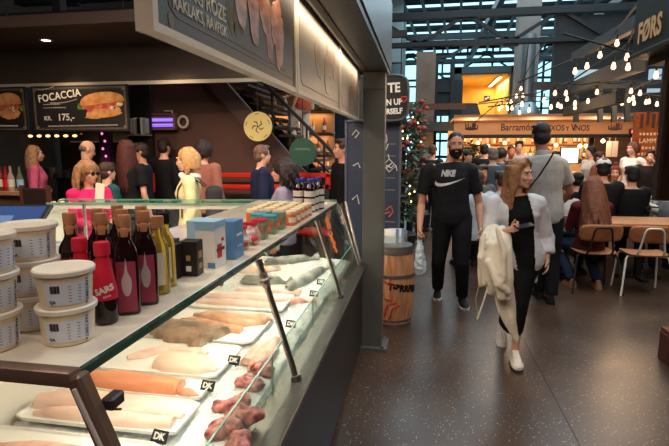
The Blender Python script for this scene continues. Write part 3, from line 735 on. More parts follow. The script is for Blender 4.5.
def slab(pts, h, z=ZT, n=12, seed=0, bump=.004):
    # pts: (x, y, half width) along the centre line; flat below, domed on top
    P = [Vector((x, y, 0)) for x, y, w_ in pts]; rings = []
    def ev(t):
        f = t*(len(pts)-1); i = min(int(f), len(pts)-2); u = f-i; u2 = u*u*(3-2*u)
        return P[i].lerp(P[i+1], u), pts[i][2]*(1-u2)+pts[i+1][2]*u2
    K = 22
    for i in range(K+1):
        c, hw = ev(i/K); a, _ = ev(max(0, i/K-.03)); b, _ = ev(min(1, i/K+.03)); d = (b-a).normalized(); s_ = Vector((-d.y, d.x, 0))
        hh = h*min(1, hw/(max(p[2] for p in pts)*.6)); r_ = []
        for k in range(n+1):
            a_ = PI*k/n; x = math.cos(a_)*hw; zz = max(0, math.sin(a_))**.6*hh+bump*noise.noise(Vector((c.x*30+x*40, c.y*30, seed)))
            r_.append(c+s_*(x+.004*noise.noise(Vector((i*.5, k*.7, seed))))+Vector((0, 0, z+max(zz, 0) if 0 < k < n else z)))
        rings.append(r_)
    return MB().loft(rings)
def fmat(name, c1, c2, sc_=8, stretch=(1, 1, 1), wave=0):
    if name in _mats: return _mats[name]
    m = M(name, c1, .32, bump=.12, bs=35, sub=.12); nt = m.node_tree; b = nt.nodes['Principled BSDF']
    tc = nt.nodes.new('ShaderNodeTexCoord'); mp = nt.nodes.new('ShaderNodeMapping'); mp.inputs['Scale'].default_value = stretch
    n = nt.nodes.new('ShaderNodeTexWave' if wave else 'ShaderNodeTexNoise'); n.inputs['Scale'].default_value = sc_; n.inputs['Detail'].default_value = 5
    if wave: n.inputs['Distortion'].default_value = wave
    r = nt.nodes.new('ShaderNodeValToRGB'); e = r.color_ramp.elements; e[0].color = (*lin(c1), 1); e[1].color = (*lin(c2), 1); e[0].position = .35; e[1].position = .68
    nt.links.new(tc.outputs['Object'], mp.inputs[0]); nt.links.new(mp.outputs[0], n.inputs['Vector']); nt.links.new(n.outputs[1 if wave else 0], r.inputs[0]); nt.links.new(r.outputs[0], b.inputs['Base Color'])
    return m
m_had = fmat('pale_pink_flesh', (232, 190, 172), (240, 214, 200), 9, (1, 3, 1)); m_sal = fmat('salmon_flesh', (220, 132, 92), (234, 160, 122), 9, (1, 5, 1))
m_brn = fmat('brown_fish_skin', (112, 88, 70), (176, 146, 120), 14); m_tan = fmat('tan_fish_flesh', (188, 134, 98), (220, 178, 146), 12, (1, 4, 1)); m_sil = fmat('silver_skin', (112, 116, 112), (176, 176, 166), 10)
m_roe = fmat('roe_pink', (104, 38, 42), (216, 136, 124), 38); m_pnk = fmat('rosy_flesh', (218, 150, 130), (238, 196, 176), 12, (3, 1, 1))
def fish_piece(name, pts, h, mat, label, z=ZT, seed=0, cat='fish', grp=None):
    o = slab(pts, h, z, seed=seed).build(name, mat, smooth=50); return tag(o, label, cat, grp)
fish_piece('fish_fillet', [(-1.24, 1.33, .035), (-1.14, 1.365, .055), (-.95, 1.355, .06), (-.80, 1.345, .045), (-.72, 1.335, .012)], .034, m_had, 'large pale pink fillet lying lengthwise beside the salmon', seed=1)
fish_piece('fish_fillet', [(-1.20, 1.27, .01), (-1.08, 1.285, .028), (-.85, 1.28, .03), (-.73, 1.29, .022)], .026, m_had, 'narrow pale fillet along the near edge of the tray beside the salmon', seed=2)
fish_piece('fish_fillet', [(-1.2, 1.05, .04), (-1.05, 1.07, .06), (-.85, 1.08, .05), (-.76, 1.09, .02)], .03, m_pnk, 'pale fillet on the tray nearest the bronze end frame', seed=3)
s_ = fish_piece('salmon_side', [(-1.20, 1.51, .035), (-1.08, 1.515, .052), (-.9, 1.505, .052), (-.825, 1.50, .045), (-.815, 1.50, .040)], .036, m_sal, 'orange salmon side with a cut square end, the only orange fish', seed=4, cat='salmon')
s2 = slab([(-.81, 1.475, .012), (-.78, 1.475, .024), (-.735, 1.468, .006)], .02, seed=5).build('tail_piece', fmat('tail_skin', (190, 130, 100), (214, 170, 140)), s_, smooth=50)
fish_piece('fish_fillet', [(-1.0, 1.70, .06), (-.92, 1.69, .082), (-.82, 1.675, .07), (-.75, 1.665, .015)], .036, fmat('white_flesh', (228, 196, 172), (240, 216, 198), 7, (1, 2, 1)), 'broad creamy fillet in the middle of the third tray', seed=6)
fish_piece('fish_fillet', [(-1.15, 1.70, .012), (-1.11, 1.745, .03), (-1.06, 1.80, .03), (-1.04, 1.835, .012)], .02, m_had, 'small white fillet lying crosswise at the left of the broad creamy fillet', seed=7)
fish_piece('fish_fillet', [(-1.02, 1.80, .015), (-.97, 1.81, .028), (-.90, 1.805, .03), (-.85, 1.80, .010)], .02, m_had, 'small white fillet just beyond the broad creamy fillet', seed=8)
f = fish_piece('flatfish', [(-1.235, 2.03, .03), (-1.17, 2.02, .085), (-1.05, 1.99, .11), (-.96, 1.97, .085), (-.91, 1.955, .12), (-.88, 1.945, .10)], .05, m_brn, 'brown-skinned fish piece with a tail, at the left on its tray', seed=9)
fish_piece('fish_fillet', [(-1.12, 2.24, .015), (-1.0, 2.22, .05), (-.86, 2.18, .07), (-.76, 2.21, .055), (-.715, 2.24, .02)], .035, m_tan, 'tan brown fillet on top beside the brown-skinned fish', seed=10)
fish_piece('fish_fillet', [(-1.14, 2.14, .012), (-1.02, 2.12, .03), (-.90, 2.07, .03), (-.80, 2.06, .02)], .03, m_tan, 'narrow tan fillet between the brown-skinned fish and the larger tan fillet', seed=11)
fish_piece('fish_fillet', [(-1.2, 2.44, .02), (-1.05, 2.45, .035), (-.85, 2.44, .035), (-.74, 2.42, .01)], .025, m_had, 'long thin pink-white fillet at the near side of the far tray', seed=12)
fish_piece('fish_fillet', [(-1.2, 2.55, .02), (-1.05, 2.56, .04), (-.85, 2.55, .035), (-.76, 2.54, .01)], .025, m_had, 'long thin pink-white fillet at the far side of the far tray', seed=13)
for i, (a, b, lab) in enumerate((((277, 337), (253, 368), 'pink fillet lying along the glass beside the tan fillets'), ((262, 344), (246, 362), 'short pink fillet next to the one along the glass'))):
    p, q = G(*a, .77), G(*b, .77); md = p.lerp(q, .5)
    fish_piece('fish_fillet', [(p.x, p.y, .015), (md.x, md.y, .045 if i == 0 else .03), (q.x, q.y, .025)], .03, m_pnk, lab, .757, seed=14+i)
for i, (a, b, wd, mt, lab) in enumerate((((240, 281), (292, 283), .04, m_sil, 'whole silver fish lying flat below the jars of orange tags'), ((283, 292), (331, 266), .045, m_sil, 'whole grey fish pointing at the corner of the counter'), ((262, 264), (318, 258), .045, m_sil, 'whole grey fish at the far end of the ice'),
        ((258, 303), (316, 301), .035, m_pnk, 'slim rosy fish by the glass near the second chrome post'), ((232, 291), (300, 293), .04, m_had, 'pale long fillet between the silver fish and the rosy fish'), ((236, 272), (280, 268), .035, m_had, 'pale fillet beside the whole grey fish at the far end'))):
    p, q = G(*a, .765), G(*b, .765); n_ = 5
    fs = fish_piece('whole_fish' if mt is m_sil else 'fish_fillet', [(p.x, p.y, .006), (*p.lerp(q, .15).xy, wd*.75), (*p.lerp(q, .4).xy, wd), (*p.lerp(q, .7).xy, wd*.7), (*p.lerp(q, .88).xy, wd*.22), (*q.xy, wd*.75)], .05 if mt is m_sil else .032, mt, lab, .757, seed=20+i)
    if mt is m_sil:
        e = p.lerp(q, .07); MB().ball((e.x, e.y-.008, .757+.026), .007).build('eye', M('fish_eye', (30, 26, 24), .1), fs)
for i, (px, py, lab) in enumerate(((262, 370, 'dark red roe lump on the ice at the end of the pink fillet'), (252, 382, 'dark red roe lump just nearer than the one at the pink fillet'), (232, 402, 'pink and dark red roe cluster in the middle of the ice edge'), (246, 412, 'roe piece by the riser glass beside the middle cluster'), (222, 428, 'large mottled red roe at the bottom of the picture'), (236, 440, 'mottled red roe nearest the camera beside the riser glass'))):
    p = G(px, py, .77); m = MB(); rr = random.Random(i)
    for k in range(5): m.ball((p.x+rr.uniform(-.035, .03), p.y+rr.uniform(-.03, .03), .765), (rr.uniform(.022, .038), rr.uniform(.022, .034), .02+.008*rr.random()), u=12, v=8)
    me = remesh(m, .005, 2); crinkle(me, .006, 60, i); tag(link(me, 'fish_roe', m_roe), lab, 'roe', 'roe on the ice')
def card(px, py, z, lab, mk='DK', t=0):
    p = G(px, py, z); o = T('price_card', lab, 'price card', (p.x, p.y, z), R(-8+t), 'black price cards in the ice')
    rt_ = Matrix.Rotation(R(-35), 3, 'X')
    m = MB(); m.box((0, 0, .020), (.052, .003, .036), rt_); m.cyl((0, .012, -.012), (0, .006, .012), .002); m.build('card', m_black, o)
    me = text(mk, .026, .0008); MB().mesh(me, Matrix.Translation((0, 0, .020)) @ rt_.to_4x4() @ frame((0, -.003, 0), (1, 0, 0), (0, 0, 1))).build('lettering', M('white_ink', (235, 232, 225)), o, smooth=0)
for a in ((208, 391, .77, 'black price card beside the salmon tray'), (234, 365, .77, 'black price card beside the broad creamy fillet'), (220, 286, .785, 'black price card standing left of the pale long fillet'), (321, 285, .77, 'black price card by the glass, farthest of those near the third chrome post'), (314, 297, .77, 'black price card by the glass, just nearer than the farthest one'), (291, 328, .77, 'black price card behind the second chrome post'), (160, 443, .775, 'black price card at the bottom edge of the picture')):
    card(*a)
def onglass(px, py):
    v = FW*FPX + RT*(px-334.5) - UP*(py-223); o_ = Vector((0, 0, CAMZ)); k = (GX1-GX0)/(GZ1-GZ0)
    t = (GX0+k*(CAMZ-GZ0))/(v.x-k*v.z); return o_+v*t
gx = Vector((0, 1, 0)); gz = Vector((GX1-GX0, 0, GZ1-GZ0)).normalized(); gn = Vector((GZ1-GZ0, 0, GX0-GX1)).normalized()
m_or = M('orange_vinyl', (232, 120, 50), .5)
def sticker(name, px, py, lab, polys):
    p = onglass(px, py)+gn*.008; m = MB()
    for pl in polys: m.prism(pl, lambda u, v, d: p+gx*u*.62+gz*v*.62+gn*d, .003)
    tag(m.build(name, m_or, smooth=0), lab, 'sticker')
sq = [(-.085, -.05), (.06, -.06), (.08, .0), (.075, .06), (-.02, .065), (-.075, .05)]
sticker('sticker', 327, 224, 'orange square tag on the glass by the third chrome post', [sq])
cl = lambda x, y, r, n=8, ry=None: [(x+r*math.cos(2*PI*i/n), y+(ry or r)*math.sin(2*PI*i/n)) for i in range(n)]
sticker('lobster_sticker', 332, 242, 'orange lobster cut-out on the glass below the square tag', [cl(0, 0, .04, 10, .085), cl(.0, -.10, .035, 8, .03), cl(-.06, .09, .026), cl(.06, .085, .026), cl(-.05, .03, .02), cl(.055, -.02, .02), cl(-.05, -.05, .018)])
# ---------------------------------------------------------------- goods on top of the counter
ZS = 1.1985
m_tub = M('tub_plastic', (226, 208, 180), .3, var=.06, vs=40, sub=.15); m_lid = M('tub_lid', (230, 222, 208), .28, sub=.1); m_lab = M('label_paper', (206, 210, 222), .6); m_ink = M('dark_ink', (52, 46, 52), .7)
def make_tub():
    t = T('plastic_tub', 'x', 'tub')
    MB().lathe([(.056, 0), (.060, .003), (.066, .075), (.069, .077), (.069, .083), (.0, .083)], seg=40).build('body', m_tub, t)
    MB().lathe([(.069, .0785), (.0725, .079), (.0735, .088), (.070, .0915), (.064, .0905), (.062, .0885), (.02, .0885), (.0, .0885)], seg=40).build('lid', m_lid, t)
    m = MB(); A0, A1 = R(-112), R(-12); n = 16; rr = lambda z: .0606+.006*(z/.075)
    vs_ = []
    for z in (.012, .064):
        for i in range(n+1): a = A0+(A1-A0)*i/n; vs_.append(((rr(z)+.0012)*math.cos(a), (rr(z)+.0012)*math.sin(a), z))
    m.add(vs_, [(i, i+1, n+2+i, n+1+i) for i in range(n)]); lb_ = m.build('label', m_lab, t, fix=False)
    m = MB()
    def lay(me, a, z, rot):
        for_ = []
        for v in me.vertices:
            x, y = (v.co.x, v.co.y) if not rot else (v.co.y, -v.co.x)
            aa = a+x/.064; zz = z+y; r_ = rr(zz)+.0022+.0*v.co.z; for_.append((r_*math.cos(aa), r_*math.sin(aa), zz))
        m.add(for_, [list(p.vertices) for p in me.polygons])
    lay(text('VAKTØRTA', .0125, .0002), R(-24), .038, True); lay(text('GA', .011, .0003), R(-98), .020, False)
    for k in range(9):
        b_ = MB().box((0, 0, 0), (.0012+.0006*(k % 3), .018, .0004)).raw(); lay(b_, R(-100)+k*.038, .05, False)
    for k in range(6):
        b_ = MB().box((0, 0, 0), (.028, .0014, .0004)).raw(); lay(b_, R(-52), .055-k*.007, False)
    m.build('lettering', m_ink, lb_, smooth=0)
    return t
tb = make_tub(); H_T = .0885*.93; tb.scale = (.85, .85, .93)
for k, (x, y, n, lab) in enumerate(((-.765, .925, 2, ('white tub with printed label at the bottom of the stack by the red-labelled bottle', 'white tub with its lid, on top of the stack by the red-labelled bottle')), (-.895, .855, 3, ('lowest white tub of the stack cut off by the left edge', 'middle white tub of the stack cut off by the left edge', 'topmost white tub of the stack cut off by the left edge')), (-.905, .99, 3, ('lowest white tub of the stack behind the two-tub stack', 'middle white tub of the rear stack behind the two-tub stack', 'topmost white tub of the rear stack beside the dark screen')))):
    for i in range(n):
        if k == i == 0: o = tb; o.location = (x, y, ZS); o['label'] = lab[0]; o['group'] = 'white plastic tubs stacked on the shelf'; o.rotation_euler = (0, 0, R(12)); continue
        dup(tb, (x+.002*i, y-.001*i, ZS+i*H_T), R(12+(0, 22, -9)[k]+7*i), lab[i], 'white plastic tubs stacked on the shelf')
m_dkglass = M('dark_sauce', (28, 12, 14), .06, spec=.6); m_red = M('red_label', (200, 30, 56), .4); m_cop = M('copper_cap', (196, 138, 100), .35, .25); m_plum = M('plum_label', (150, 54, 78), .5); m_sil2 = M('drop_label', (190, 170, 172), .4)
m_oil = M('yellow_oil', (214, 186, 84), .05, trans=.7, spec=.6); m_blk = M('black_cap', (26, 24, 24), .35); m_cream = M('cream_label', (224, 214, 190), .6)
def arc_patch(m, r, z0, z1, a0, a1, n=12, z1b=None):
    vs_ = []
    for z, rr in ((z0, r if not hasattr(r, '__len__') else r[0]), (z1, r if not hasattr(r, '__len__') else r[1])):
        for i in range(n+1): a = a0+(a1-a0)*i/n; vs_.append((rr*math.cos(a), rr*math.sin(a), z))
    m.add(vs_, [(i, i+1, n+2+i, n+1+i) for i in range(n)]); return m
def arc_text(m, me, r, a, z, tilt=0):
    c_, s_ = math.cos(tilt), math.sin(tilt)
    m.add([((r+(.0002))*math.cos(a+(v.co.x*c_-v.co.y*s_)/r), (r+.0002)*math.sin(a+(v.co.x*c_-v.co.y*s_)/r), z+v.co.x*s_+v.co.y*c_) for v in me.vertices], [list(p.vertices) for p in me.polygons])
def soy(label):
    t = T('sauce_bottle', label, 'bottle')
    MB().lathe([(.0, .002), (.024, 0), (.0275, .006), (.0285, .05), (.026, .09), (.020, .125), (.0145, .16), (.013, .185), (.0, .186)], seg=28).build('body', m_dkglass, t)
    MB().lathe([(.0, .168), (.0185, .168), (.0188, .192), (.0175, .2), (.0, .201)], seg=24).build('cap', m_red, t)
    l_ = MB().lathe([(.0287, .062), (.0292, .075), (.0272, .092), (.0212, .126), (.0158, .158), (.0150, .168)], seg=28); l_.f = l_.f[:-2]; l_.fm = l_.fm[:-2]
    lb_ = l_.build('label', m_red, t, fix=False)
    m = MB(); arc_text(m, text('SARS', .021, .001), .0292, R(-62), .088, .3); arc_text(m, text('SOYA', .007, .0002), .0298, R(-52), .072, .2); m.build('lettering', M('white_ink', (235, 232, 225)), lb_, smooth=0)
    return t
def vinegar(label):
    t = T('vinegar_bottle', label, 'bottle')
    m = MB(); m.lathe([(.0, .001), (.027, 0), (.0295, .006), (.030, .15), (.027, .17), (.016, .19), (.0135, .2), (.0135, .225), (.0, .226)], seg=32, sq=5); m.build('body', m_dkglass, t)
    MB().lathe([(.0, .200), (.0155, .200), (.0165, .214), (.0165, .222), (.0155, .224), (.0165, .226), (.0168, .252), (.0158, .255), (.0, .255)], seg=24).build('cap', m_cop, t)
    lb_ = MB().box((0, -.0312, .075), (.046, .001, .13)).build('label', m_plum, t, smooth=0)
    pl = [(-.0, .155)]; 
    dr = [(.012*math.sin(2*PI*i/20)*(1 if i not in (0,) else 0), .085-.034*math.cos(2*PI*i/20)) for i in range(20)]
    dr = [(x*(1 if z < .095 else max(.1, 1-(z-.095)/.04)), z+(.03 if i == 10 else (.015 if i in (9, 11) else 0))) for i, (x, z) in enumerate(dr)]
    MB().prism(dr, lambda u, v, d: Vector((u, -.0317-d, v)), .0008).build('emblem', m_sil2, lb_, smooth=0)
    return t
def oil(label, cap):
    t = T('oil_bottle', label, 'bottle')
    MB().lathe([(.0, .001), (.026, 0), (.0275, .006), (.0275, .125), (.024, .15), (.0125, .175), (.0115, .2), (.0, .201)], seg=28).build('body', m_oil, t)
    MB().lathe([(.0, .195), (.0165, .195), (.0172, .203), (.0172, .228), (.0, .23)], seg=20).build('cap', cap, t)
    arc_patch(MB(), .0281, .03, .125, R(-100), R(-30)).build('label', m_cream, t, fix=False)
    return t
sb = soy('brown sauce bottle with a red label and red cap beside the tubs'); sb.location = (-.748, 1.035, ZS); sb.rotation_euler.z = R(6)
dup(sb, (-.838, 1.075, ZS), R(0), 'red-capped sauce bottle half hidden behind the tub stack')
vg = [(-.738, 1.115, 'dark square vinegar bottle with a plum label, directly beside the red-labelled bottle'), (-.733, 1.195, 'second dark vinegar bottle with a plum label, beside the yellow oil'), (-.815, 1.135, 'copper-capped bottle behind the red-labelled bottle'), (-.81, 1.215, 'copper-capped bottle behind the nearest plum-labelled bottle'), (-.90, 1.125, 'copper-capped bottle at the left end, over the red cap'), (-.885, 1.215, 'copper-capped bottle in the back row, left of two'), (-.88, 1.30, 'copper-capped bottle in the back row next to the oil'), (-.80, 1.295, 'copper-capped bottle in the middle row behind the yellow oil')]
v0 = vinegar(vg[0][2]); v0.location = (vg[0][0], vg[0][1], ZS); v0.rotation_euler.z = R(28); v0['group'] = 'copper-capped vinegar bottles'
for x, y, lab in vg[1:]: dup(v0, (x, y, ZS), R(28), lab)
ol = oil('yellow oil bottle with a gold cap and cream label', m_cop); ol.location = (-.745, 1.285, ZS)
o2 = oil('yellow oil bottle with a black cap behind the gold-capped one', m_blk); o2.location = (-.765, 1.36, ZS)
def carton(name, label, c, size, mats, cat='box', rz=0, marks=()):
    t = T(name, label, cat, c, rz); sx, sy, sz = size
    MB().box((0, 0, sz/2), size, bev=.0012).build('carton_body', mats[0], t)
    for (n_, face, u0, u1, v0_, v1_, mt) in marks:   # face 'f' = -Y, 'r' = +X, 't' top
        m = MB(); cu, cv = (u0+u1)/2, (v0_+v1_)/2; du, dv = u1-u0, v1_-v0_
        if face == 'f': m.box((cu*sx, -sy/2-.0006, cv*sz), (du*sx, .001, dv*sz))
        elif face == 'r': m.box((sx/2+.0006, cu*sy, cv*sz), (.001, du*sy, dv*sz))
        else: m.box((cu*sx, cv*sy, sz+.0006), (du*sx, dv*sy, .001))
        m.build(n_, mt, t, smooth=0)
    return t
m_kraft = M('black_carton', (34, 28, 30), .5); m_gold = M('gold_print', (170, 130, 80), .5); m_lb = M('light_blue_carton', (150, 188, 214), .5); m_mb = M('mid_blue_carton', (96, 140, 184), .5); m_wc = M('white_carton', (232, 228, 222), .5); m_red2 = M('red_print', (196, 60, 58), .5); m_nav = M('navy_print', (44, 60, 104), .5)
carton('tea_carton', 'small black carton with pale lines, nearest the oil bottles', (-.80, 1.445, ZS), (.062, .05, .115), [m_kraft], marks=(('print', 'f', -.3, .3, .75, .8, m_gold), ('print', 'f', -.3, .3, .55, .6, m_gold), ('print', 'f', -.2, .3, .2, .35, m_wc)))
carton('tea_carton', 'black carton with small gold figures in front of the white box', (-.752, 1.50, ZS), (.06, .055, .118), [m_kraft], rz=R(4), marks=(('print', 'f', -.12, .12, .45, .6, m_gold), ('print', 'f', -.15, .15, .15, .3, m_wc), ('print', 'r', -.25, .25, .5, .7, m_gold), ('print', 'r', -.25, .25, .2, .35, m_gold)))
carton('tea_carton', 'black carton with gold print hidden behind the other black cartons', (-.845, 1.52, ZS), (.06, .05, .115), [m_kraft])
carton('cracker_box', 'white box with a light blue top and dark red print on its side', (-.742, 1.635, ZS), (.075, .085, .165), [m_wc], rz=R(-4), marks=(('print', 'f', -.5, .5, .82, 1, m_lb), ('print', 'r', -.5, .5, .86, 1, m_lb), ('print', 't', -.5, .5, -.5, .5, m_lb), ('print', 'f', .1, .5, 0, .12, m_mb), ('print', 'r', -.35, .35, .35, .42, m_nav), ('print', 'r', -.3, .1, .2, .5, m_red2), ('print', 'r', .1, .3, .55, .62, m_red2)))
carton('cracker_box', 'plain mid-blue box right behind the white box', (-.715, 1.775, ZS), (.055, .09, .148), [m_mb], marks=(('print', 'r', -.3, .3, .6, .66, m_wc), ('print', 'r', -.3, .3, .3, .36, m_lb)))
carton('cracker_box', 'light blue box showing its edge at the left of the white box', (-.83, 1.72, ZS), (.05, .09, .155), [m_lb])
def bag(label, loc, seed):
    t = T('snack_bag', label, 'bag', loc); m = MB(); rr = random.Random(seed)
    m.ball((0, 0, .04), (.038, .032, .042)); m.box((0, 0, .08), (.06, .014, .03)); m.ball((.01, 0, .03), (.036, .034, .032))
    me = remesh(m, .006, 2); crinkle(me, .010, 45, seed); me.transform(Matrix.Translation((0, 0, -min(v.co.z for v in me.vertices))))
    link(me, 'pouch', M('clear_pouch', (206, 180, 172), .15, var=.3, vs=30), t)
    MB().box((0, -.004, .094), (.062, .02, .012)).build('top_seal', m_red, t); MB().ball((.022, -.012, .03), (.02, .025, .018)).build('label', m_red2, t)
bag('crinkled clear bag with red seal, next to the blue box', (-.742, 1.92, ZS), 4); bag('crinkled clear bag with red seal, next to the red-lidded tin', (-.735, 2.03, ZS), 5)
m_tin = M('green_tin', (96, 138, 116), .4, var=.35, vs=30)
def tin(label, loc, lid, seed):
    t = T('square_tin', label, 'tin', loc, R(3))
    MB().box((0, 0, .0425), (.064, .064, .085), bev=.006, seg=2).build('body', m_tin, t); MB().box((0, 0, .089), (.066, .066, .012), bev=.005, seg=2).build('lid', lid, t)
    MB().box((.0005, -.0325, .042), (.044, .001, .05)).box((.0325, .0, .042), (.001, .044, .05)).build('picture', M('tin_picture', (176, 104, 78), .5, var=.5, vs=50), t, smooth=0)
m_cy = M('cyan_lid', (70, 160, 190), .35); m_gl = M('grey_lid', (160, 158, 140), .35)
for x, y, l_, lab in ((-.737, 2.17, m_red, 'square green tin with a red lid'), (-.735, 2.32, m_cy, 'square green tin with a cyan lid next to the red-lidded tin'), (-.81, 2.36, m_cy, 'square green tin with a cyan lid behind another cyan-lidded tin'), (-.73, 2.46, m_gl, 'square tin with a grey lid beside the jars'), (-.81, 2.48, m_gl, 'square tin with a grey lid in the second row by the jars')): tin(lab, (x, y, ZS), l_, 1)
m_jar = M('orange_paste', (200, 104, 60), .2, var=.25, vs=40); m_jl = M('cream_lid', (238, 218, 178), .35)
jt = T('jar', 'small jar of orange paste with a cream lid, in the block on the counter corner', 'jar', group='orange jars with cream lids')
MB().lathe([(0, .0005), (.030, 0), (.033, .005), (.033, .058), (.028, .066), (0, .067)], seg=24).build('body', m_jar, jt); MB().lathe([(0, .062), (.0305, .062), (.0315, .066), (.0315, .078), (.029, .081), (0, .0805)], seg=24).build('lid', m_jl, jt)
arc_patch(MB(), .0336, .018, .046, R(-95), R(-10)).build('label', m_cream, jt, fix=False)
pos = [(-.705-.078*i, 2.60+.095*j+.01*i) for i in range(4) for j in range(5)]
for k, (x, y) in enumerate(pos):
    if k == 0: jt.location = (x, y, ZS)
    else: dup(jt, (x, y, ZS), .1*k)
db = T('tonic_bottle', 'dark bottle with blue cap and white label bands, nearest of its cluster on the corner', 'bottle', (-.725, 3.16, ZS), 0, 'blue-capped bottles on the counter corner')
MB().lathe([(0, .001), (.034, 0), (.037, .006), (.037, .15), (.03, .17), (.017, .19), (.016, .2), (0, .201)], seg=24).build('body', m_dkglass, db); MB().lathe([(0, .195), (.02, .195), (.021, .218), (.019, .221), (0, .221)], seg=20).build('cap', M('blue_cap', (58, 70, 150), .35), db)
m = MB()
for z0, z1 in ((.012, .045), (.055, .092), (.104, .142)): arc_patch(m, .0376, z0, z1, R(-170), R(20), 18)
m.build('label', M('white_band', (216, 208, 196), .5), db, fix=False)
for x, y, l_ in ((-.805, 3.18, 'dark bottle with blue cap and white bands, left one at the corner'), (-.72, 3.25, 'dark bottle with blue cap and white bands, behind the nearest one at the corner'), (-.80, 3.27, 'dark bottle with blue cap and white bands, rear left one at the corner'), (-.70, 3.34, 'dark bottle with blue cap and white bands, farthest one at the corner')): dup(db, (x, y, ZS), .2, l_)
# till screen on its cabinet behind the tubs
cbn = T('service_cabinet', 'low white service cabinet behind the tubs under the till screen', 'cabinet', (-2.6, 2.35, 0)); MB().box((0, 0, .53), (1.0, .5, 1.06), bev=.006).build('body', m_white, cbn); MB().box((0, -.262, .55), (.9, .02, .9), bev=.004).build('door', M('cabinet_door', (214, 208, 198), .4), cbn)
tsn = T('till_screen', 'dark touch screen tilted back behind the white tubs', 'screen', (-2.35, 2.35, 1.06), R(8))
MB().box((0, .03, .02), (.24, .2, .04), bev=.01).box((0, .05, .07), (.06, .06, .1)).build('stand', m_blk, tsn)
rt_ = Matrix.Rotation(R(-52), 3, 'X')
MB().box((0, 0, .14), (.54, .022, .30), rt_, bev=.006).build('bezel', m_blk, tsn); MB().box(Vector((0, 0, .14))+rt_ @ Vector((0, -.0125, .0)), (.49, .002, .25), rt_).build('display', M('screen_glow', (44, 66, 112), .15, emis=.35), tsn)
m = MB()
m.box(Vector((0, 0, .14))+rt_ @ Vector((.02, -.0142, .02)), (.14, .001, .06), rt_); m.build('window_panel', M('screen_window', (84, 112, 150), .2, emis=.3), tsn, smooth=0)
m = MB(); m.box(Vector((0, 0, .14))+rt_ @ Vector((-.08, -.0142, -.108)), (.12, .001, .016), rt_); m.build('task_bar', M('screen_white', (220, 220, 224), .2, emis=.5), tsn, smooth=0)
# ---------------------------------------------------------------- light-box signs over the counter
m_fr = M('cream_frame', (222, 208, 190), .45); m_print = M('grey_print', (56, 53, 54), .38, var=.12, vs=5); m_chalk = M('chalk_white', (206, 202, 196), .7); m_chalk2 = M('dim_chalk', (128, 120, 114), .7)
m_ham = fmat('ham_print', (146, 92, 78), (196, 150, 132), 14, (1, 1, 2)); m_herb = M('herb_print', (96, 88, 62), .6, var=.4, vs=40)
XS = -.48
def onX(px, py, X=XS+.004):
    v = FW*FPX + RT*(px-334.5) - UP*(py-223); return Vector((0, 0, CAMZ))+v*(X/v.x)
def blob(m, c, rx, ry, rz_, fn, d=.002, n=20, seed=0):
    rr = random.Random(seed); ph = [rr.uniform(.86, 1.12) for _ in range(n)]
    ca, sa = math.cos(rz_), math.sin(rz_)
    pl = [(c[0]+(math.cos(2*PI*i/n)*rx*ca-math.sin(2*PI*i/n)*ry*sa)*ph[i], c[1]+(math.cos(2*PI*i/n)*rx*sa+math.sin(2*PI*i/n)*ry*ca)*ph[i]) for i in range(n)]
    m.prism(pl, fn, d)
Z0, Z1 = 1.83, 2.285
labs = ('hanging light-box sign nearest the camera, dark with chalk lettering and a ham picture', 'middle light-box sign of the row over the counter', 'light-box sign ending at the steel column')
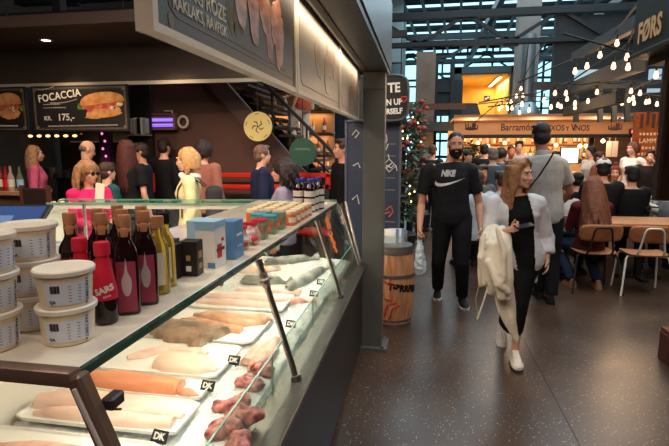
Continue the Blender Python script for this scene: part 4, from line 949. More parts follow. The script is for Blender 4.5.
for i, (y0, y1) in enumerate(((.85, 1.886), (1.902, 2.902), (2.918, 3.78))):
    yc, zc = (y0+y1)/2, (Z0+Z1)/2; s = T('lightbox_sign', labs[i], 'sign', (XS-.016, yc, Z0), 0, 'light-box signs over the fish counter'); o_ = Vector((XS-.016, yc, Z0))
    hy, hz = (y1-y0)/2, (Z1-Z0)
    m = MB(); m.box((0, 0, .008), (.034, hy*2, .016)); m.box((0, 0, hz-.008), (.034, hy*2, .016)); m.box((0, -hy+.008, hz/2), (.036, .018, hz+.002)); m.box((0, hy-.008, hz/2), (.036, .018, hz+.002)); m.box((-.008, 0, hz/2), (.01, hy*2-.03, hz-.03))
    m.build('frame', m_fr, s, smooth=0)
    MB().box((.008, 0, hz/2), (.008, hy*2-.036, hz-.032)).build('face', m_print if i == 0 else M('glare_print', (142, 134, 130), .35, var=.1, vs=4), s, smooth=0)  # farther signs: glare on the face is put into the paler print colour
    m = MB()
    for y in (-hy*.6, hy*.6): m.cyl((0, y, hz), (0, y, hz+.1), .008)
    m.build('hanger', m_black, s)
    fx = lambda u, v, d: Vector((.0122+d, u, v))
    def bd(m, y_, z_, w_=.0028):
        pts = [(-hy+.06, .09), (-hy+.075, .075), (-hy+.08, .05), (hy-.04, .05)]
        pts = [(-hy+.045, hz)]+[(-hy+.045, .13), (-hy+.06, .115), (-hy+.07, .06), (-hy+.1, .045), (hy-.02, .045)]
        for (a, b), (c, d) in zip(pts, pts[1:]): m.bar((.0125, a, b), (.0125, c, d), .0015, w_, up=(1, 0, 0)) if False else m.bar((.0125, a, b), (.0125, c, d), w_, .0015, up=(1, 0, 0))
    m = MB(); bd(m, 0, 0)
    if i == 0:
        for k in range(46): m.box((.0125, -hy+.115+k*.017, .058), (.001, .005, .004))
        for k in range(5): m.box((.0125, -hy+.082, .075+k*.02), (.001, .004, .006))
    m.build('border_line', m_chalk2, s, smooth=0)
    if i == 0:
        t1 = text('NG ROZE', .05, .0005, sx=.9); t2 = text('RAKLAKS, RAVFISK', .036, .0004, sx=.9)
        m = MB(); p = onX(206, 19)-o_; m.mesh(t2, frame((.0128, p.y, p.z), (0, 1, 0), (0, 0, 1))); p = onX(212, 5)-o_; m.mesh(t1, frame((.0128, p.y, p.z), (0, 1, 0), (0, 0, 1)))
        m.build('lettering', m_chalk, s, smooth=0)
        m = MB(); p = onX(159.5+12, 19)-o_; blob(m, (p.y+.012, p.z), .011, .017, .2, fx, .001, 10, 3); m.build('emblem', m_chalk2, s, smooth=0)
        m = MB(); rr = random.Random(2)
        for k in range(7): p = onX(258+rr.uniform(-16, 24), 20+rr.uniform(-25, 26))-o_; blob(m, (p.y, p.z), rr.uniform(.03, .06), rr.uniform(.07, .12), rr.uniform(-.5, .5), fx, .0006+.0003*k, 18, k)
        m.build('ham_picture', m_ham, s, smooth=0)
        m = MB()
        for k in range(9): p = onX(238+rr.uniform(-8, 10), 6+rr.uniform(-14, 16))-o_; blob(m, (p.y, p.z), .02, .045, rr.uniform(-1, 1), fx, .0005, 12, k+20)
        m.build('herb_picture', m_herb, s, smooth=0)
    else:
        m = MB(); rr = random.Random(i+4)
        for k in range(5): blob(m, (rr.uniform(-.1, .35)*hy*2, hz*rr.uniform(.25, .6)), .06, .10, rr.uniform(-1, 1), fx, .0006+.0003*k, 18, k)
        m.build('food_picture', fmat('glare_food_print', (132, 116, 108), (160, 142, 132), 9), s, smooth=0)  # food print paled, with the glare put into its colour
wl_ = T('wash_light', 'long warm strip light over the light-box signs under the steel beam', 'light', (-.425, 2.3, 2.18)); MB().box((0, 0, .01), (.03, 2.9, .02)).build('housing', m_black, wl_, smooth=0)
light('AREA', 'wash_lamp', (-.012, 0, -.004), 6, (1, .82, .56), .03, 2.8, (-.06, 0, -.05), parent=wl_, spread=110).rotation_euler = (0, R(50), 0)
# spots on the stall frame that light the goods (their heads are above the picture)
for i, (x, y) in enumerate(((-1.15, .9), (-1.2, 1.8), (-1.2, 2.8))):
    t = T('spot_lamp', ('black spot lamp over the plastic tubs', 'black spot lamp over the vinegar bottles and boxes', 'black spot lamp over the jars')[i], 'lamp', (x, y, 2.62)); MB().lathe([(.03, .0), (.05, 0), (.055, .03), (.04, .11), (0, .115)]).build('shade', m_black, t); MB().cyl((0, 0, .11), (0, 0, .3), .008).build('stem', m_black, t)
    light('SPOT', 'spot_bulb', (0, 0, .0), 34, (1, .83, .62), .03, target=(.38, .12, -1.4), spot=75, blend=.8, parent=t)
for i, (x, tx) in enumerate(((-.9, -1.2), (-1.9, -2.1), (-2.9, -3.0), (-4.0, -3.6))):  # spots added above the view to brighten the left-hand crowd
    t = T('added_track_spot', ('added unseen track spot above the curly-haired woman', 'added unseen track spot above the blonde woman', 'added unseen track spot above the woman in pink', 'added unseen track spot left of the others')[i], 'lamp', (x, 3.3, 3.2)); MB().lathe([(.03, .0), (.045, 0), (.05, .03), (.04, .13), (0, .135)]).build('shade', m_black, t); MB().cyl((0, 0, .13), (0, 0, .24), .008).build('stem', m_black, t)
    light('SPOT', 'added_track_bulb', (0, 0, -.01), 150, (1, .76, .55), .05, target=(tx-x, 1.6, -1.9), spot=80, blend=.8, parent=t)
t = T('added_panel_lamp', 'added unseen square lamp over the service side of the fish counter', 'lamp', (-2.3, 1.9, 3.3)); MB().box((0, 0, .03), (1.3, 1.3, .05)).build('housing', m_black, t); light('AREA', 'added_panel_bulb', (0, 0, -.002), 85, (1, .80, .64), 1.2, 1.2, (0, .9, -1), parent=t); MB().cyl((0, 0, .05), (0, 0, .26), .02).build('stem', m_black, t)  # lamp added out of view to lift the dark fascia
b = MB(); b.box((-2.3, 1.9, 3.58), (3.4, .06, .06)); b.box((-2.5, 3.3, 3.46), (3.6, .05, .05)); b.box((-1.18, 1.8, 2.93), (.08, 3.4, .04)); b.bar((-1.18, 3.2, 2.93), (-.36, 3.2, 2.68), .05, .04); b.bar((-1.18, .6, 2.93), (-.36, .6, 2.68), .05, .04)
S(b.build('beam_6', m_black, smooth=0))
# ---------------------------------------------------------------- focaccia boards
m_board = M('menu_board', (34, 31, 33), .5, var=.1, vs=4); m_bun = fmat('bun_print', (190, 122, 66), (226, 168, 108), 12); m_meat = fmat('meat_print', (164, 60, 48), (206, 112, 92), 18); m_leaf = fmat('leaf_print', (62, 84, 38), (130, 140, 76), 20); m_cheese = M('cheese_print', (226, 206, 164), .6, var=.12, vs=20); m_bord = M('board_border', (120, 104, 88), .6)
YB = 5.94
def board(x0, x1, z0, z1, label):
    s = T('menu_board', label, 'menu board', ((x0+x1)/2, YB, z0)); h, hw = z1-z0, (x1-x0)/2
    MB().box((0, 0, h/2), (hw*2, .03, h)).build('panel', m_board, s, smooth=0)
    m = MB()
    for e_, wd in ((.03, .008), (.045, .004)):
        for a, b_ in (((-hw+e_, e_), (hw-e_, e_)), ((-hw+e_, h-e_), (hw-e_, h-e_)), ((-hw+e_, e_), (-hw+e_, h-e_)), ((hw-e_, e_), (hw-e_, h-e_))): m.bar((a[0], -.0165, a[1]), (b_[0], -.0165, b_[1]), wd, .002, up=(0, 1, 0))
    for x in (-hw+.055, hw-.055):
        for z in (.055, h-.055): m.cyl((x, -.014, z), (x, -.019, z), .02, seg=10)
    m.build('border', m_bord, s, smooth=0)
    return s, h, hw
def sandwich(s, cx, cz, w_, hh, seed, tilt=0):
    fx = lambda u, v, d: Vector((cx+u*math.cos(tilt)-v*math.sin(tilt), -.016-d, cz+u*math.sin(tilt)+v*math.cos(tilt))); rr = random.Random(seed)
    m = MB()
    for k in range(12): blob(m, (rr.uniform(-.5, .5)*w_, rr.uniform(-.12, .08)*hh), .05*w_+.02, .12*hh, rr.random()*3, fx, .001, 10, k)
    m.build('lettuce_print', m_leaf, s, smooth=0)
    m = MB(); blob(m, (0, -.26*hh), .43*w_, .20*hh, .03, fx, .0015, 26, 1+seed); m.build('bread_print', m_cheese if hh < .2 else m_bun, s, smooth=0)
    m = MB()
    for k in range(9): blob(m, (-.38*w_+k*.09*w_, rr.uniform(-.1, .03)*hh), .07*w_, .12*hh, rr.uniform(-.4, .4), fx, .002+.0002*k, 12, k+seed)
    m.build('filling_print', m_meat, s, smooth=0)
    m = MB()
    for k in range(5): blob(m, (rr.uniform(-.1, .42)*w_, rr.uniform(-.16, -.02)*hh), .045*w_, .06*hh, rr.random(), fx, .0045, 10, k+40)
    m.build('cheese_print', m_cheese, s, smooth=0)
    m = MB(); n = 26
    pl = [(.48*w_*math.cos(PI*i/n), .06*hh+(.40*hh)*max(0, math.sin(PI*i/n))**.7) for i in range(n+1)]+[(-.3*w_, .02*hh), (0, .05*hh), (.3*w_, .06*hh)]
    m.prism(pl, fx, .005); m.build('bun_print', m_bun, s, smooth=0)
p0, p1 = U(31.5, 85, YB), U(130, 131, YB)
s, h, hw = board(p0.x, p1.x, p1.z, p0.z-.02, 'dark FOCACCIA price board with a long sandwich picture')
cx0 = (p0.x+p1.x)/2
def brd(px, py): p = U(px, py, YB-.017); return p.x-cx0, p.z-p1.z
x, z = brd(59, 96); me = text('FOCACCIA', .135, .002, space=1.05, sx=.92); m = MB()
m.mesh(me, frame((x, -.0165, z), (1, 0, .12), (-.12, 0, 1)))
x, z = brd(64, 117.5); m.mesh(text('175,-', .125, .002), frame((x+.03, -.0165, z), (1, 0, .02), (0, 0, 1))); x, z = brd(50, 118.5); m.mesh(text('KR.', .08, .001), frame((x-.03, -.0165, z), (1, 0, .02), (0, 0, 1)))
m.build('lettering', M('board_white', (224, 216, 206), .6), s, smooth=0)
m = MB(); rr = random.Random(4)
for (xa, ya, n_) in ((44, 104.5, 9), (44, 108, 12)):
    for k in range(n_): x, z = brd(xa+k*1.9, ya-.05*k); m.box((x, -.0165, z), (.02, .001, .014*rr.uniform(.6, 1)))
for k in range(34): x, z = brd(49+k*2.05, 126.2-.04*k); m.box((x, -.0165, z), (.024, .001, .018*rr.uniform(.7, 1)))
for (a, b_, c_) in (((37, 89.5), (43, 91), (54, 86.5)), ((50, 103), (64, 104), (77, 99))):
    pts = [U(*q, YB-.0175) for q in (a, b_, c_)]; q_ = bez(*[Vector((p.x-cx0, -.0165, p.z-p1.z)) for p in pts]); m.tube(q_, .005, 6)
m.build('small_print', M('board_grey', (176, 164, 152), .6), s, smooth=0)
x, z = brd(102.5, 105); sandwich(s, x, z, .66, .36, 3, .07)
a0 = U(-22, 84, YB); a1 = U(29.5, 132, YB)
s, h, hw = board(a0.x, a1.x, p1.z, p0.z-.02, 'menu board with a round burger picture, cut off by the left edge'); cx1 = (a0.x+a1.x)/2
q = U(9, 106, YB-.017); sandwich(s, q.x-cx1, q.z-p1.z, .40, .38, 8)
m = MB()
for k in range(9): q = U(1+k*2, 125.8, YB-.017); m.box((q.x-cx1, -.0165, q.z-p1.z), (.024, .001, .018))
m.build('small_print', M('board_white', (224, 216, 206), .6), s, smooth=0)
# downlights in the soffit
for px, py, lab in ((46, 40, 'small round downlight in the dark soffit over the focaccia board'), (161, 36, 'small round downlight in the soffit beside the near light-box sign')):
    p = G(px, py, 2.92); t = T('downlight', lab, 'light', (p.x, p.y, 2.925)); MB().lathe([(.052, -.004), (.05, -.012), (.075, -.012), (.075, .0), (.052, 0)], cap=False).build('rim', m_fr, t); MB().lathe([(0, -.011), (.055, -.011), (.055, -.004), (0, -.004)]).build('lens', M('downlight_glow', (255, 240, 220), emis=6), t)
    light('SPOT', 'downlight_bulb', (0, 0, -.03), 30, WARM, .04, target=(0, 0, -1), spot=110, parent=t)
# electric violet lamp
p = U(163, 122, 6.95); t = T('insect_lamp', 'violet glowing insect lamp on the brown stair wall', 'lamp', (p.x, 6.93, p.z)); q0, q1 = U(149, 115, 6.9), U(178, 130, 6.9); w2, h2 = q1.x-q0.x, q0.z-q1.z
m = MB(); m.box((0, .02, 0), (w2, .05, h2)); 
for x in (-w2/2, w2/2): m.box((x, -.03, 0), (.03, .1, h2))
for z in (-h2/2, h2/2): m.box((0, -.03, z), (w2+.03, .1, .018))
m.build('case', M('lamp_case', (122, 84, 70), .5), t, smooth=0)
m = MB()
for z in (-.05, 0.03): m.cyl((-w2*.42, -.02, z), (w2*.42, -.02, z), .022)
m.build('tube', M('violet_tube', (132, 100, 235), emis=1.6), t)
m = MB()
for k in range(3): m.cyl((-w2*.46, -.075, -.06+k*.06), (w2*.46, -.075, -.06+k*.06), .004, seg=6)
m.build('guard', M('guard_wire', (150, 120, 110), .5), t)
q = U(183, 122, 6.9); MB().tube([(q.x-p.x+.075*math.cos(a), -.03, q.z-p.z+.08*math.sin(a)) for a in [2*PI*i/20 for i in range(21)]], .018, 8).build('ring', M('pale_ring', (200, 180, 160), .5), t)
q = U(166, 111, 6.9); MB().tube([(q.x-p.x-.03, -.02, q.z-p.z), (q.x-p.x+.1, -.04, q.z-p.z), (.2, -.04, .08)], .012, 8).build('bracket', M('pale_ring', (200, 180, 160), .5), t)
# round hanging signs
def rsign(px, py, Y, r, col, lab, fn):
    p = U(px, py, Y); t = T('round_sign', lab, 'sign', p); MB().cyl((0, .012, 0), (0, -.012, 0), r, seg=48).build('disc', col, t)
    MB().cyl((0, 0, r), (0, 0, 3.24-p.z), .006).build('hanger', m_black, t); fn(t, r)
def pin(t, r):
    m = MB()
    for k in range(5):
        a = 2*PI*k/5+.3; pts = [(.02*math.cos(a), -.014, .02*math.sin(a)), (.06*math.cos(a+.2), -.014, .06*math.sin(a+.2)), (.085*math.cos(a+.75), -.014, .085*math.sin(a+.75))]; m.tube(pts, [.006, .008, .005], 6)
    m.ball((0, -.014, 0), (.014, .004, .014)); m.build('emblem', m_black, t)
    m = MB()
    for k in range(5):
        for j_ in range(4):
            a = 2*PI*k/5+.25+j_*.09; m.box((.165*math.cos(a), -.0125, .165*math.sin(a)), (.011, .002, .014))
    m.build('rim_print', M('olive_print', (110, 98, 52), .6), t, smooth=0)
rsign(258, 126.5, 6.4, .195, M('sign_yellow', (206, 186, 118), .6), 'round yellow hanging sign with a black pinwheel mark', pin)
def grn(t, r):
    m = MB()
    for z, w2 in ((.045, .2), (.03, .24)):
        for k in range(int(w2/.016)): m.box((-w2/2+k*.016, -.0125, z), (.01, .002, .006))
    m.build('small_print', M('pale_green_print', (150, 170, 140), .6), t, smooth=0)
rsign(303, 152, 6.4, .185, M('sign_green', (28, 74, 56), .55), 'round dark green hanging sign below the person on the stair', grn)
# stair rails
m = MB(); aa, bb = U(265, 84, 7.25), U(352, 172, 7.25)
rt = T('stair_railing', 'dark sloping stair railing behind the round signs', 'railing', (0, 0, 0))
MB().bar(aa, bb, .05, .05).build('handrail', m_black, rt); MB().bar(aa-Vector((0, 0, .35)), bb-Vector((0, 0, .35)), .03, .03).build('middle_rail', m_black, rt)
for k in range(5): q = aa.lerp(bb, .08+.2*k); MB().box((q.x, q.y, q.z-.45), (.03, .03, .9)).build('baluster', m_black, rt)
a, b_ = aa-Vector((.55, 0, .1)), bb-Vector((.55, 0, .1))
MB().add([a, b_, b_-Vector((0, 0, .5)), a-Vector((0, 0, .5))], [(0, 1, 2, 3)]).build('pane', glass_mat('smoked_glass', (.5, .46, .44), .2), rt, smooth=0)
# lit bar shelves behind the stair
p0, p1 = U(232, 92, 9.45), U(334, 172, 9.45)
bs = T('bar_shelf', 'warmly lit back-bar shelves full of bottles behind the stair', 'shelf', ((p0.x+p1.x)/2, 9.4, 0)); bw = p1.x-p0.x
MB().box((0, .1, 1.35), (bw, .04, 2.7)).build('back_panel', M('bar_back', (150, 104, 66), .6, var=.15), bs, smooth=0)
SZ = [p1.z-.1+k*.42 for k in range(5)]
for z in SZ: MB().box((0, -.05, z), (bw, .26, .03)).build('shelf_board', M('bar_board', (70, 44, 32), .5), bs, smooth=0)
for z in SZ[1:4]: light('AREA', 'shelf_lamp', (0, -.02, z-.03), 9, (1, .72, .42), .03, bw*.9, (0, 0, -1), parent=bs).rotation_euler = (0, 0, PI/2)
bcol = [M('bottle_%d' % k, c, .15) for k, c in enumerate(((120, 66, 30), (56, 70, 40), (196, 150, 90), (150, 60, 40), (222, 206, 170)))]
def barbottle(name, lab, grp, mt):
    t = T(name, lab, 'bottle', group=grp); MB().lathe([(0, .001), (.036, 0), (.038, .01), (.038, .17), (.014, .22), (.013, .28), (0, .281)], seg=12).build('body', mt, t); MB().lathe([(.0385, .05), (.039, .05), (.039, .13), (.0385, .13)], seg=12).build('label', m_cream, t); return t
pr_ = [barbottle('spirit_bottle', 'bottle on the warmly lit shelves behind the stair', 'back-bar bottles', c) for c in bcol]; rr = random.Random(8); k = 0
for z in SZ[:4]:
    x = -bw/2+.1
    while x < bw/2-.08:
        if k < 5: pr_[k].location = (bs.location.x+x, 9.36, z+.016)
        else: dup(pr_[rr.randrange(5)], (bs.location.x+x, 9.36, z+.016))
        k += 1; x += rr.uniform(.13, .3)
m = T('bar_counter', 'dark bar counter in front of the lit shelves', 'counter', (bs.location.x, 8.9, 0)); MB().box((0, 0, .52), (bw+.5, .4, 1.04)).build('body', m_dark, m); MB().box((0, -.02, 1.06), (bw+.6, .5, .04)).build('worktop', M('bar_top', (96, 66, 48), .4), m)
# red benches
m_rb = M('red_plastic', (196, 36, 26), .4)
for x0, x1, lab in ((221, 262, 'red plastic bench back behind the dark-haired woman, at the left'), (263, 297, 'red plastic bench back directly behind the dark-haired woman'), (301, 334, 'red plastic bench back beside the blue-capped bottles'), (157, 168, 'red bench end beside the woman with the backpack')):
    a, b_ = U(x0, 172, 7.0 if x0 != 157 else 6.6), U(x1, 187 if x0 != 157 else 190, 7.0 if x0 != 157 else 6.6); w2, zt, zb = b_.x-a.x, a.z, b_.z
    t = T('red_bench', lab, 'bench', ((a.x+b_.x)/2, a.y-.35 if x0 == 157 else 6.72, 0), 0, None); m = MB()
    for z in (zt-.03, zb+.02): m.box((0, 0, z), (w2, .05, .07), bev=.015)
    for x in (-w2/2+.035, w2/2-.035): m.box((x, 0, (zt+zb)/2), (.07, .05, zt-zb), bev=.015)
    m.build('backrest', m_rb, t); MB().box((0, -.02, .45), (w2, .4, .06), bev=.02).build('seat', m_rb, t)
    for x in (-w2/2+.05, w2/2-.05):
        MB().box((x, .0, zb/2+.05), (.05, .05, zb+.02)).build('leg', m_black, t)
# bar of the neighbouring stall with bottles
p = U(14, 190, 5.3); t = T('stall_bar', 'pale wooden bar at the left edge with drink bottles on it', 'bar', (p.x-.25, 5.3, 0)); zt = p.z
MB().box((0, 0, zt-.02), (1.15, .5, .04)).build('worktop', M('pale_wood', (168, 128, 98), .45, var=.15, vs=6), t); MB().box((0, .05, (zt-.04)/2), (1.05, .36, zt-.04)).build('body', M('bar_wood', (126, 92, 72), .6, var=.15), t)
for k, (px, c, lab) in enumerate(((3, (150, 60, 50), 'small reddish bottle at the far left of the pale bar'), (8, (180, 40, 40), 'bottle with a red label on the pale bar'), (13, (196, 180, 170), 'tall clear bottle with a white label on the pale bar'), (22, (120, 120, 96), 'pale green bottle at the right end of the pale bar'))):
    q = U(px, 186, 5.22); b_ = T('drink_bottle', lab, 'bottle', (q.x, 5.2, zt), 0); MB().lathe([(0, .001), (.036, 0), (.038, .01), (.038, .16), (.014, .23), (.013, .31), (0, .312)], seg=14).build('body', M('drink_%d' % k, c, .12, trans=.3), b_); MB().lathe([(.0385, .05), (.039, .05), (.039, .14), (.0385, .14)], seg=14).build('label', [m_cream, m_red, m_cream, m_lb][k], b_); MB().lathe([(0, .30), (.016, .30), (.016, .325), (0, .326)], seg=10).build('cap', m_blk, b_)
q = U(44, 200, 5.0); t = T('bar_chair', 'dark wooden bar chair standing at the right end of the pale bar', 'chair', (q.x, 5.05, 0)); m_cw = M('chair_wood', (92, 52, 44), .5)
MB().box((0, .0, .72), (.38, .38, .05), bev=.01).build('seat', m_cw, t); MB().box((0, -.17, 1.0), (.36, .03, .34), bev=.01).build('backrest', M('dark_pad', (40, 28, 28), .6), t)
for x in (-.17, .17):
    for y in (-.17, .17): MB().box((x, y, .36 if y > 0 else .6), (.04, .04, .72 if y > 0 else 1.2)).build('leg', m_cw, t)
# kitchen line behind the people on the left
t = T('kitchen_hood', 'dark steel kitchen hood with shelves at the back left', 'hood', (-5.7, 8.9, 0)); MB().box((0, .2, 2.15), (3.2, .9, .3), bev=.02).build('canopy', m_black, t); MB().box((0, .45, 1.75), (3.0, .3, .03)).build('shelf_board', m_chrome, t); MB().box((0, .3, .5), (3.2, .7, 1.0)).build('counter_body', m_dark, t)
light('AREA', 'hood_lamp', (0, .1, 1.98), 8, WARM, 2.4, .2, (0, .1, 0), parent=t)
hr_ = T('heat_lamp_rail', 'row of small warm heat lamps under the kitchen hood at the back left', 'lamp', (U(48, 137, 8.8).x, 8.8, U(48, 137, 8.8).z)); MB().box((0, 0, .06), (1.5, .06, .03)).build('rail', m_chrome, hr_); MB().cyl((-.6, 0, .06), (-.6, 0, 2.01-U(48, 137, 8.8).z), .01).build('hanger', m_black, hr_); MB().cyl((.6, 0, .06), (.6, 0, 2.01-U(48, 137, 8.8).z), .01).build('hanger', m_black, hr_)
for k in range(7): MB().ball((-.6+.2*k, 0, .02), (.05, .03, .025), u=10, v=6).build('bulb', M('heat_glow', (255, 190, 120), emis=3), hr_)
for k, px in enumerate((33, 46, 54, 63, 71, 78)): tag(MB().lathe([(0, 0), (.09, 0), (.11, .02), (.11, .12+.05*(k % 3)), (.1, .12+.05*(k % 3)), (.1, .02), (0, .02)], seg=16).build('cooking_pot', M('pot_steel', (120, 112, 104), .35, .8), loc=(U(px, 180, 9.0).x, 8.95, 1.0)), ('leftmost steel pot on the dark kitchen counter', 'steel pot behind the girl in pink, left of the pair', 'steel pot behind the girl in pink, right of the pair', 'tall steel pot in the middle of the kitchen counter', 'second steel pot from the right on the kitchen counter', 'rightmost steel pot on the kitchen counter')[k], 'pot', None)
t = T('purple_column', 'narrow purple lit sign column behind the bald man', 'sign', (U(103, 160, 6.6).x, 6.7, 0)); MB().box((0, 0, 1.2), (.16, .1, 2.4)).build('body', M('purple_panel', (72, 34, 66), .4), t); m = MB()
for k in range(7): m.ball((.02*(-1)**k, -.055, 1.5+.11*k), (.02, .006, .02))
m.build('light_dots', M('pink_dots', (230, 120, 170), emis=1.5), t)
t = T('book_rack', 'narrow wall rack of upright menus beside the focaccia board', 'rack', (U(137, 127, 6.7).x, 6.8, 0)); z = U(137, 135, 6.7).z; MB().box((0, .05, 1.3), (.3, .03, 2.6)).build('back_panel', m_dark, t); MB().box((0, -.03, z), (.3, .14, .02)).build('shelf_board', M('rack_shelf', (150, 140, 124), .5), t)
for k in range(5): tag(MB().box((0, 0, .12), (.028, .1, .22+.02*(k % 2))).build('menu_book', [m_wc, m_cream, m_kraft, m_wc, m_gl][k], loc=(t.location.x-.11+.055*k, 6.77, z+.012)), 'thin upright menu in the narrow rack beside the focaccia board', 'menu', 'menus in the rack')
# ---------------------------------------------------------------- behind the column: sea-food board, rounded black sign, barrel
m_bb = M('navy_board', (44, 54, 74), .6, var=.12, vs=5)
p0, p1 = U(346, 121, 5), U(398.5, 240, 5)
t = T('seafood_board', 'tall navy board with white fish drawings behind the steel column', 'board', ((p0.x+p1.x)/2, 5.0, 0)); w2 = p1.x-p0.x; cxb = (p0.x+p1.x)/2
MB().box((0, .02, p0.z/2+.02), (w2-.02, .03, p0.z-.02)).build('panel', m_bb, t, smooth=0)
m = MB()
for x in (-w2/2, w2/2): m.box((x, .015, p0.z/2), (.022, .05, p0.z))
m.box((0, .015, p0.z), (w2, .05, .022)); m.box((0, .015, .03), (w2, .05, .06)); m.build('frame', M('board_frame', (78, 84, 98), .5), t, smooth=0)
m = MB()
def dl(pts, r=.006): m.tube([(U(x, y, 4.995).x-cxb, .003, U(x, y, 4.995).z) for x, y in pts], r, 6)
dl([(383.5, 165), (389, 159), (396, 166), (389, 172), (383.5, 165)]); dl([(386, 168), (392, 163)]); dl([(389, 159), (388, 154)]); dl([(396, 166), (397, 171)]); dl([(386, 165), (391, 168), (394, 165)])
dl([(384, 146), (387, 140), (386, 134)]); dl([(386, 150), (388, 144)]); dl([(352, 135), (356, 130), (359, 133), (355, 138)]); dl([(353, 166), (358, 163), (360, 168)]); dl([(352, 200), (357, 195), (359, 204)])
m.build('fish_drawing', m_chalk, t)
m = MB(); dl([(386, 210), (391, 206), (393, 212), (389, 217)], .008); dl([(385, 214), (390, 212)], .007); m.build('crab_drawing', M('red_chalk', (190, 90, 80), .7), t)
m = MB()
for y in (144, 156, 178, 190, 222): m.box((U(390, y, 4.995).x-cxb, .003, U(390, y, 4.995).z), (.11, .003, .008))
m.build('small_print', m_chalk2, t, smooth=0)
p0, p1 = U(352, 76, 4.9), U(408, 120.5, 4.9); cx, cz = (p0.x+p1.x)/2, (p0.z+p1.z)/2
t = T('rounded_sign', 'black rounded hanging sign with white chalk capitals and a red heart', 'sign', (cx, 4.9, cz)); hw, hh = (p1.x-p0.x)/2, (p0.z-p1.z)/2
pl = [(hw*(abs(math.cos(a))**.4)*(1 if math.cos(a) > 0 else -1), hh*(abs(math.sin(a))**.4)*(1 if math.sin(a) > 0 else -1)) for a in [2*PI*(i+.5)/40 for i in range(40)]]
MB().prism(pl, lambda u, v, d: Vector((u, d, v)), .05).build('panel', m_black, t)
MB().tube([(x, .0, z) for x, z in pl+pl[:1]], .012, 6).build('rim', M('rim_steel', (90, 100, 104), .4, .6), t)
m = MB()
for s_, sz, px, py, b in (('TE', .125, 394, 88, .004), ('WN UP', .078, 390.5, 102.5, .003), ('URSELF', .072, 392, 111.5, .003)):
    q = U(px, py, 4.895); m.mesh(text(s_, sz, b, sx=.86), frame((q.x-cx, -.003, q.z-cz), (1, 0, .05), (-.05, 0, 1)))
m.build('lettering', M('sign_white', (226, 226, 222), .6), t, smooth=0)
m = MB(); q = U(404, 99, 4.895); m.tube([(q.x-cx+.028*(math.sin(a)**3), -.003, q.z-cz+.002*(13*math.cos(a)-5*math.cos(2*a)-2*math.cos(3*a)-math.cos(4*a))) for a in [2*PI*i/20 for i in range(21)]], .005, 6); m.build('heart', M('heart_red', (206, 60, 50), .6), t)
MB().cyl((-.15, .03, hh), (-.15, .03, hh+.35), .006).cyl((.2, .03, hh), (.2, .03, hh+.35), .006).build('hanger', m_black, t)
S(MB().box((cx-.1, 4.93, cz+hh+.38), (.7, .06, .06)).build('beam_7', m_truss, smooth=0))
bx = U(392.5, 300, 4.47).x
t = T('barrel', 'wooden barrel with black stencilled letters and red marks beside the steel column', 'barrel', (bx, 4.47, 0))
m_stave = bpy.data.materials.new('oak_staves'); m_stave.use_nodes = True
nt = m_stave.node_tree; b = nt.nodes['Principled BSDF']; tc = nt.nodes.new('ShaderNodeTexCoord'); mp = nt.nodes.new('ShaderNodeMapping'); mp.inputs['Scale'].default_value = (9, 9, 1.2); n = nt.nodes.new('ShaderNodeTexNoise'); n.inputs['Scale'].default_value = 3; n.inputs['Detail'].default_value = 6
r_ = nt.nodes.new('ShaderNodeValToRGB'); r_.color_ramp.elements[0].position = .3; r_.color_ramp.elements[0].color = (*lin((150, 98, 66)), 1); r_.color_ramp.elements[1].position = .7; r_.color_ramp.elements[1].color = (*lin((206, 150, 108)), 1)
nt.links.new(tc.outputs['Object'], mp.inputs[0]); nt.links.new(mp.outputs[0], n.inputs[0]); nt.links.new(n.outputs[0], r_.inputs[0]); nt.links.new(r_.outputs[0], b.inputs[0]); b.inputs['Roughness'].default_value = .6
BH = .745
prof = [(.172+.028*math.sin(PI*(z/BH)), z) for z in [BH*i/12 for i in range(13)]]
m = MB()
ns = 18; rings = []
for r, z in prof:
    ring = []
    for k in range(ns):
        for e, dr in ((.04, -.004), (.12, 0), (.88, 0), (.96, -.004)): a = 2*PI*(k+e)/ns; ring.append(Vector(((r+dr)*math.cos(a), (r+dr)*math.sin(a), z)))
    rings.append(ring)
m.loft(rings, cap=False); m.lathe([(0, .01), (.17, .01), (.17, .03), (0, .03)]); m.lathe([(0, BH-.03), (.172, BH-.03), (.172, BH-.012), (0, BH-.012)]); bo = m.build('staves', m_stave, t)
rb = lambda z: .172+.028*math.sin(PI*z/BH)
for z0, z1 in ((.0, .03), (.052, .07), (BH*.62, BH*.62+.03), (BH-.07, BH-.035), (BH-.03, BH)):
    MB().lathe([(rb(z0)-.002, z0), (rb(z0)+.004, z0), (rb(z1)+.004, z1), (rb(z1)-.002, z1)], seg=40).build('hoop', M('hoop_steel', (128, 124, 120), .45, .8, var=.2), t)
bv = BVHTree.FromPolygons(m.v, m.f)
m = MB(); me = text('TØRRFISK', .082, .005, sx=.9, align='LEFT'); q = U(388, 287.5, 4.25); ct_, st_ = math.cos(-.14), math.sin(-.14); a0_ = -PI/2+math.asin(max(-.95, min(.95, (q.x-bx)/.2)))
vs_ = []
for v in me.vertices: x, y = v.co.x*ct_-v.co.y*st_, v.co.x*st_+v.co.y*ct_; z = q.z+y; vs_.append(((rb(z)+.003)*math.cos(a0_+x/.2), (rb(z)+.003)*math.sin(a0_+x/.2), z))
m.add(vs_, [list(p.vertices) for p in me.polygons]); m.build('lettering', M('stencil_black', (22, 20, 20), .8), t, smooth=0)
m = MB()
for pts in (((381, 281), (388, 285), (396, 287)), ((384, 318), (387, 307), (396, 304)), ((389, 321), (392, 310), (400, 307)), ((384, 300), (392, 302))):
    vs_ = []
    for x, y in pts:
        q = U(x, y, 4.25); h_ = bv.ray_cast(Vector((q.x-bx, -.6, q.z)), Vector((0, 1, 0))); vs_.append(h_[0] if h_[0] else Vector((q.x-bx, -.15, q.z)))
    m.tube(vs_, .009, 6)
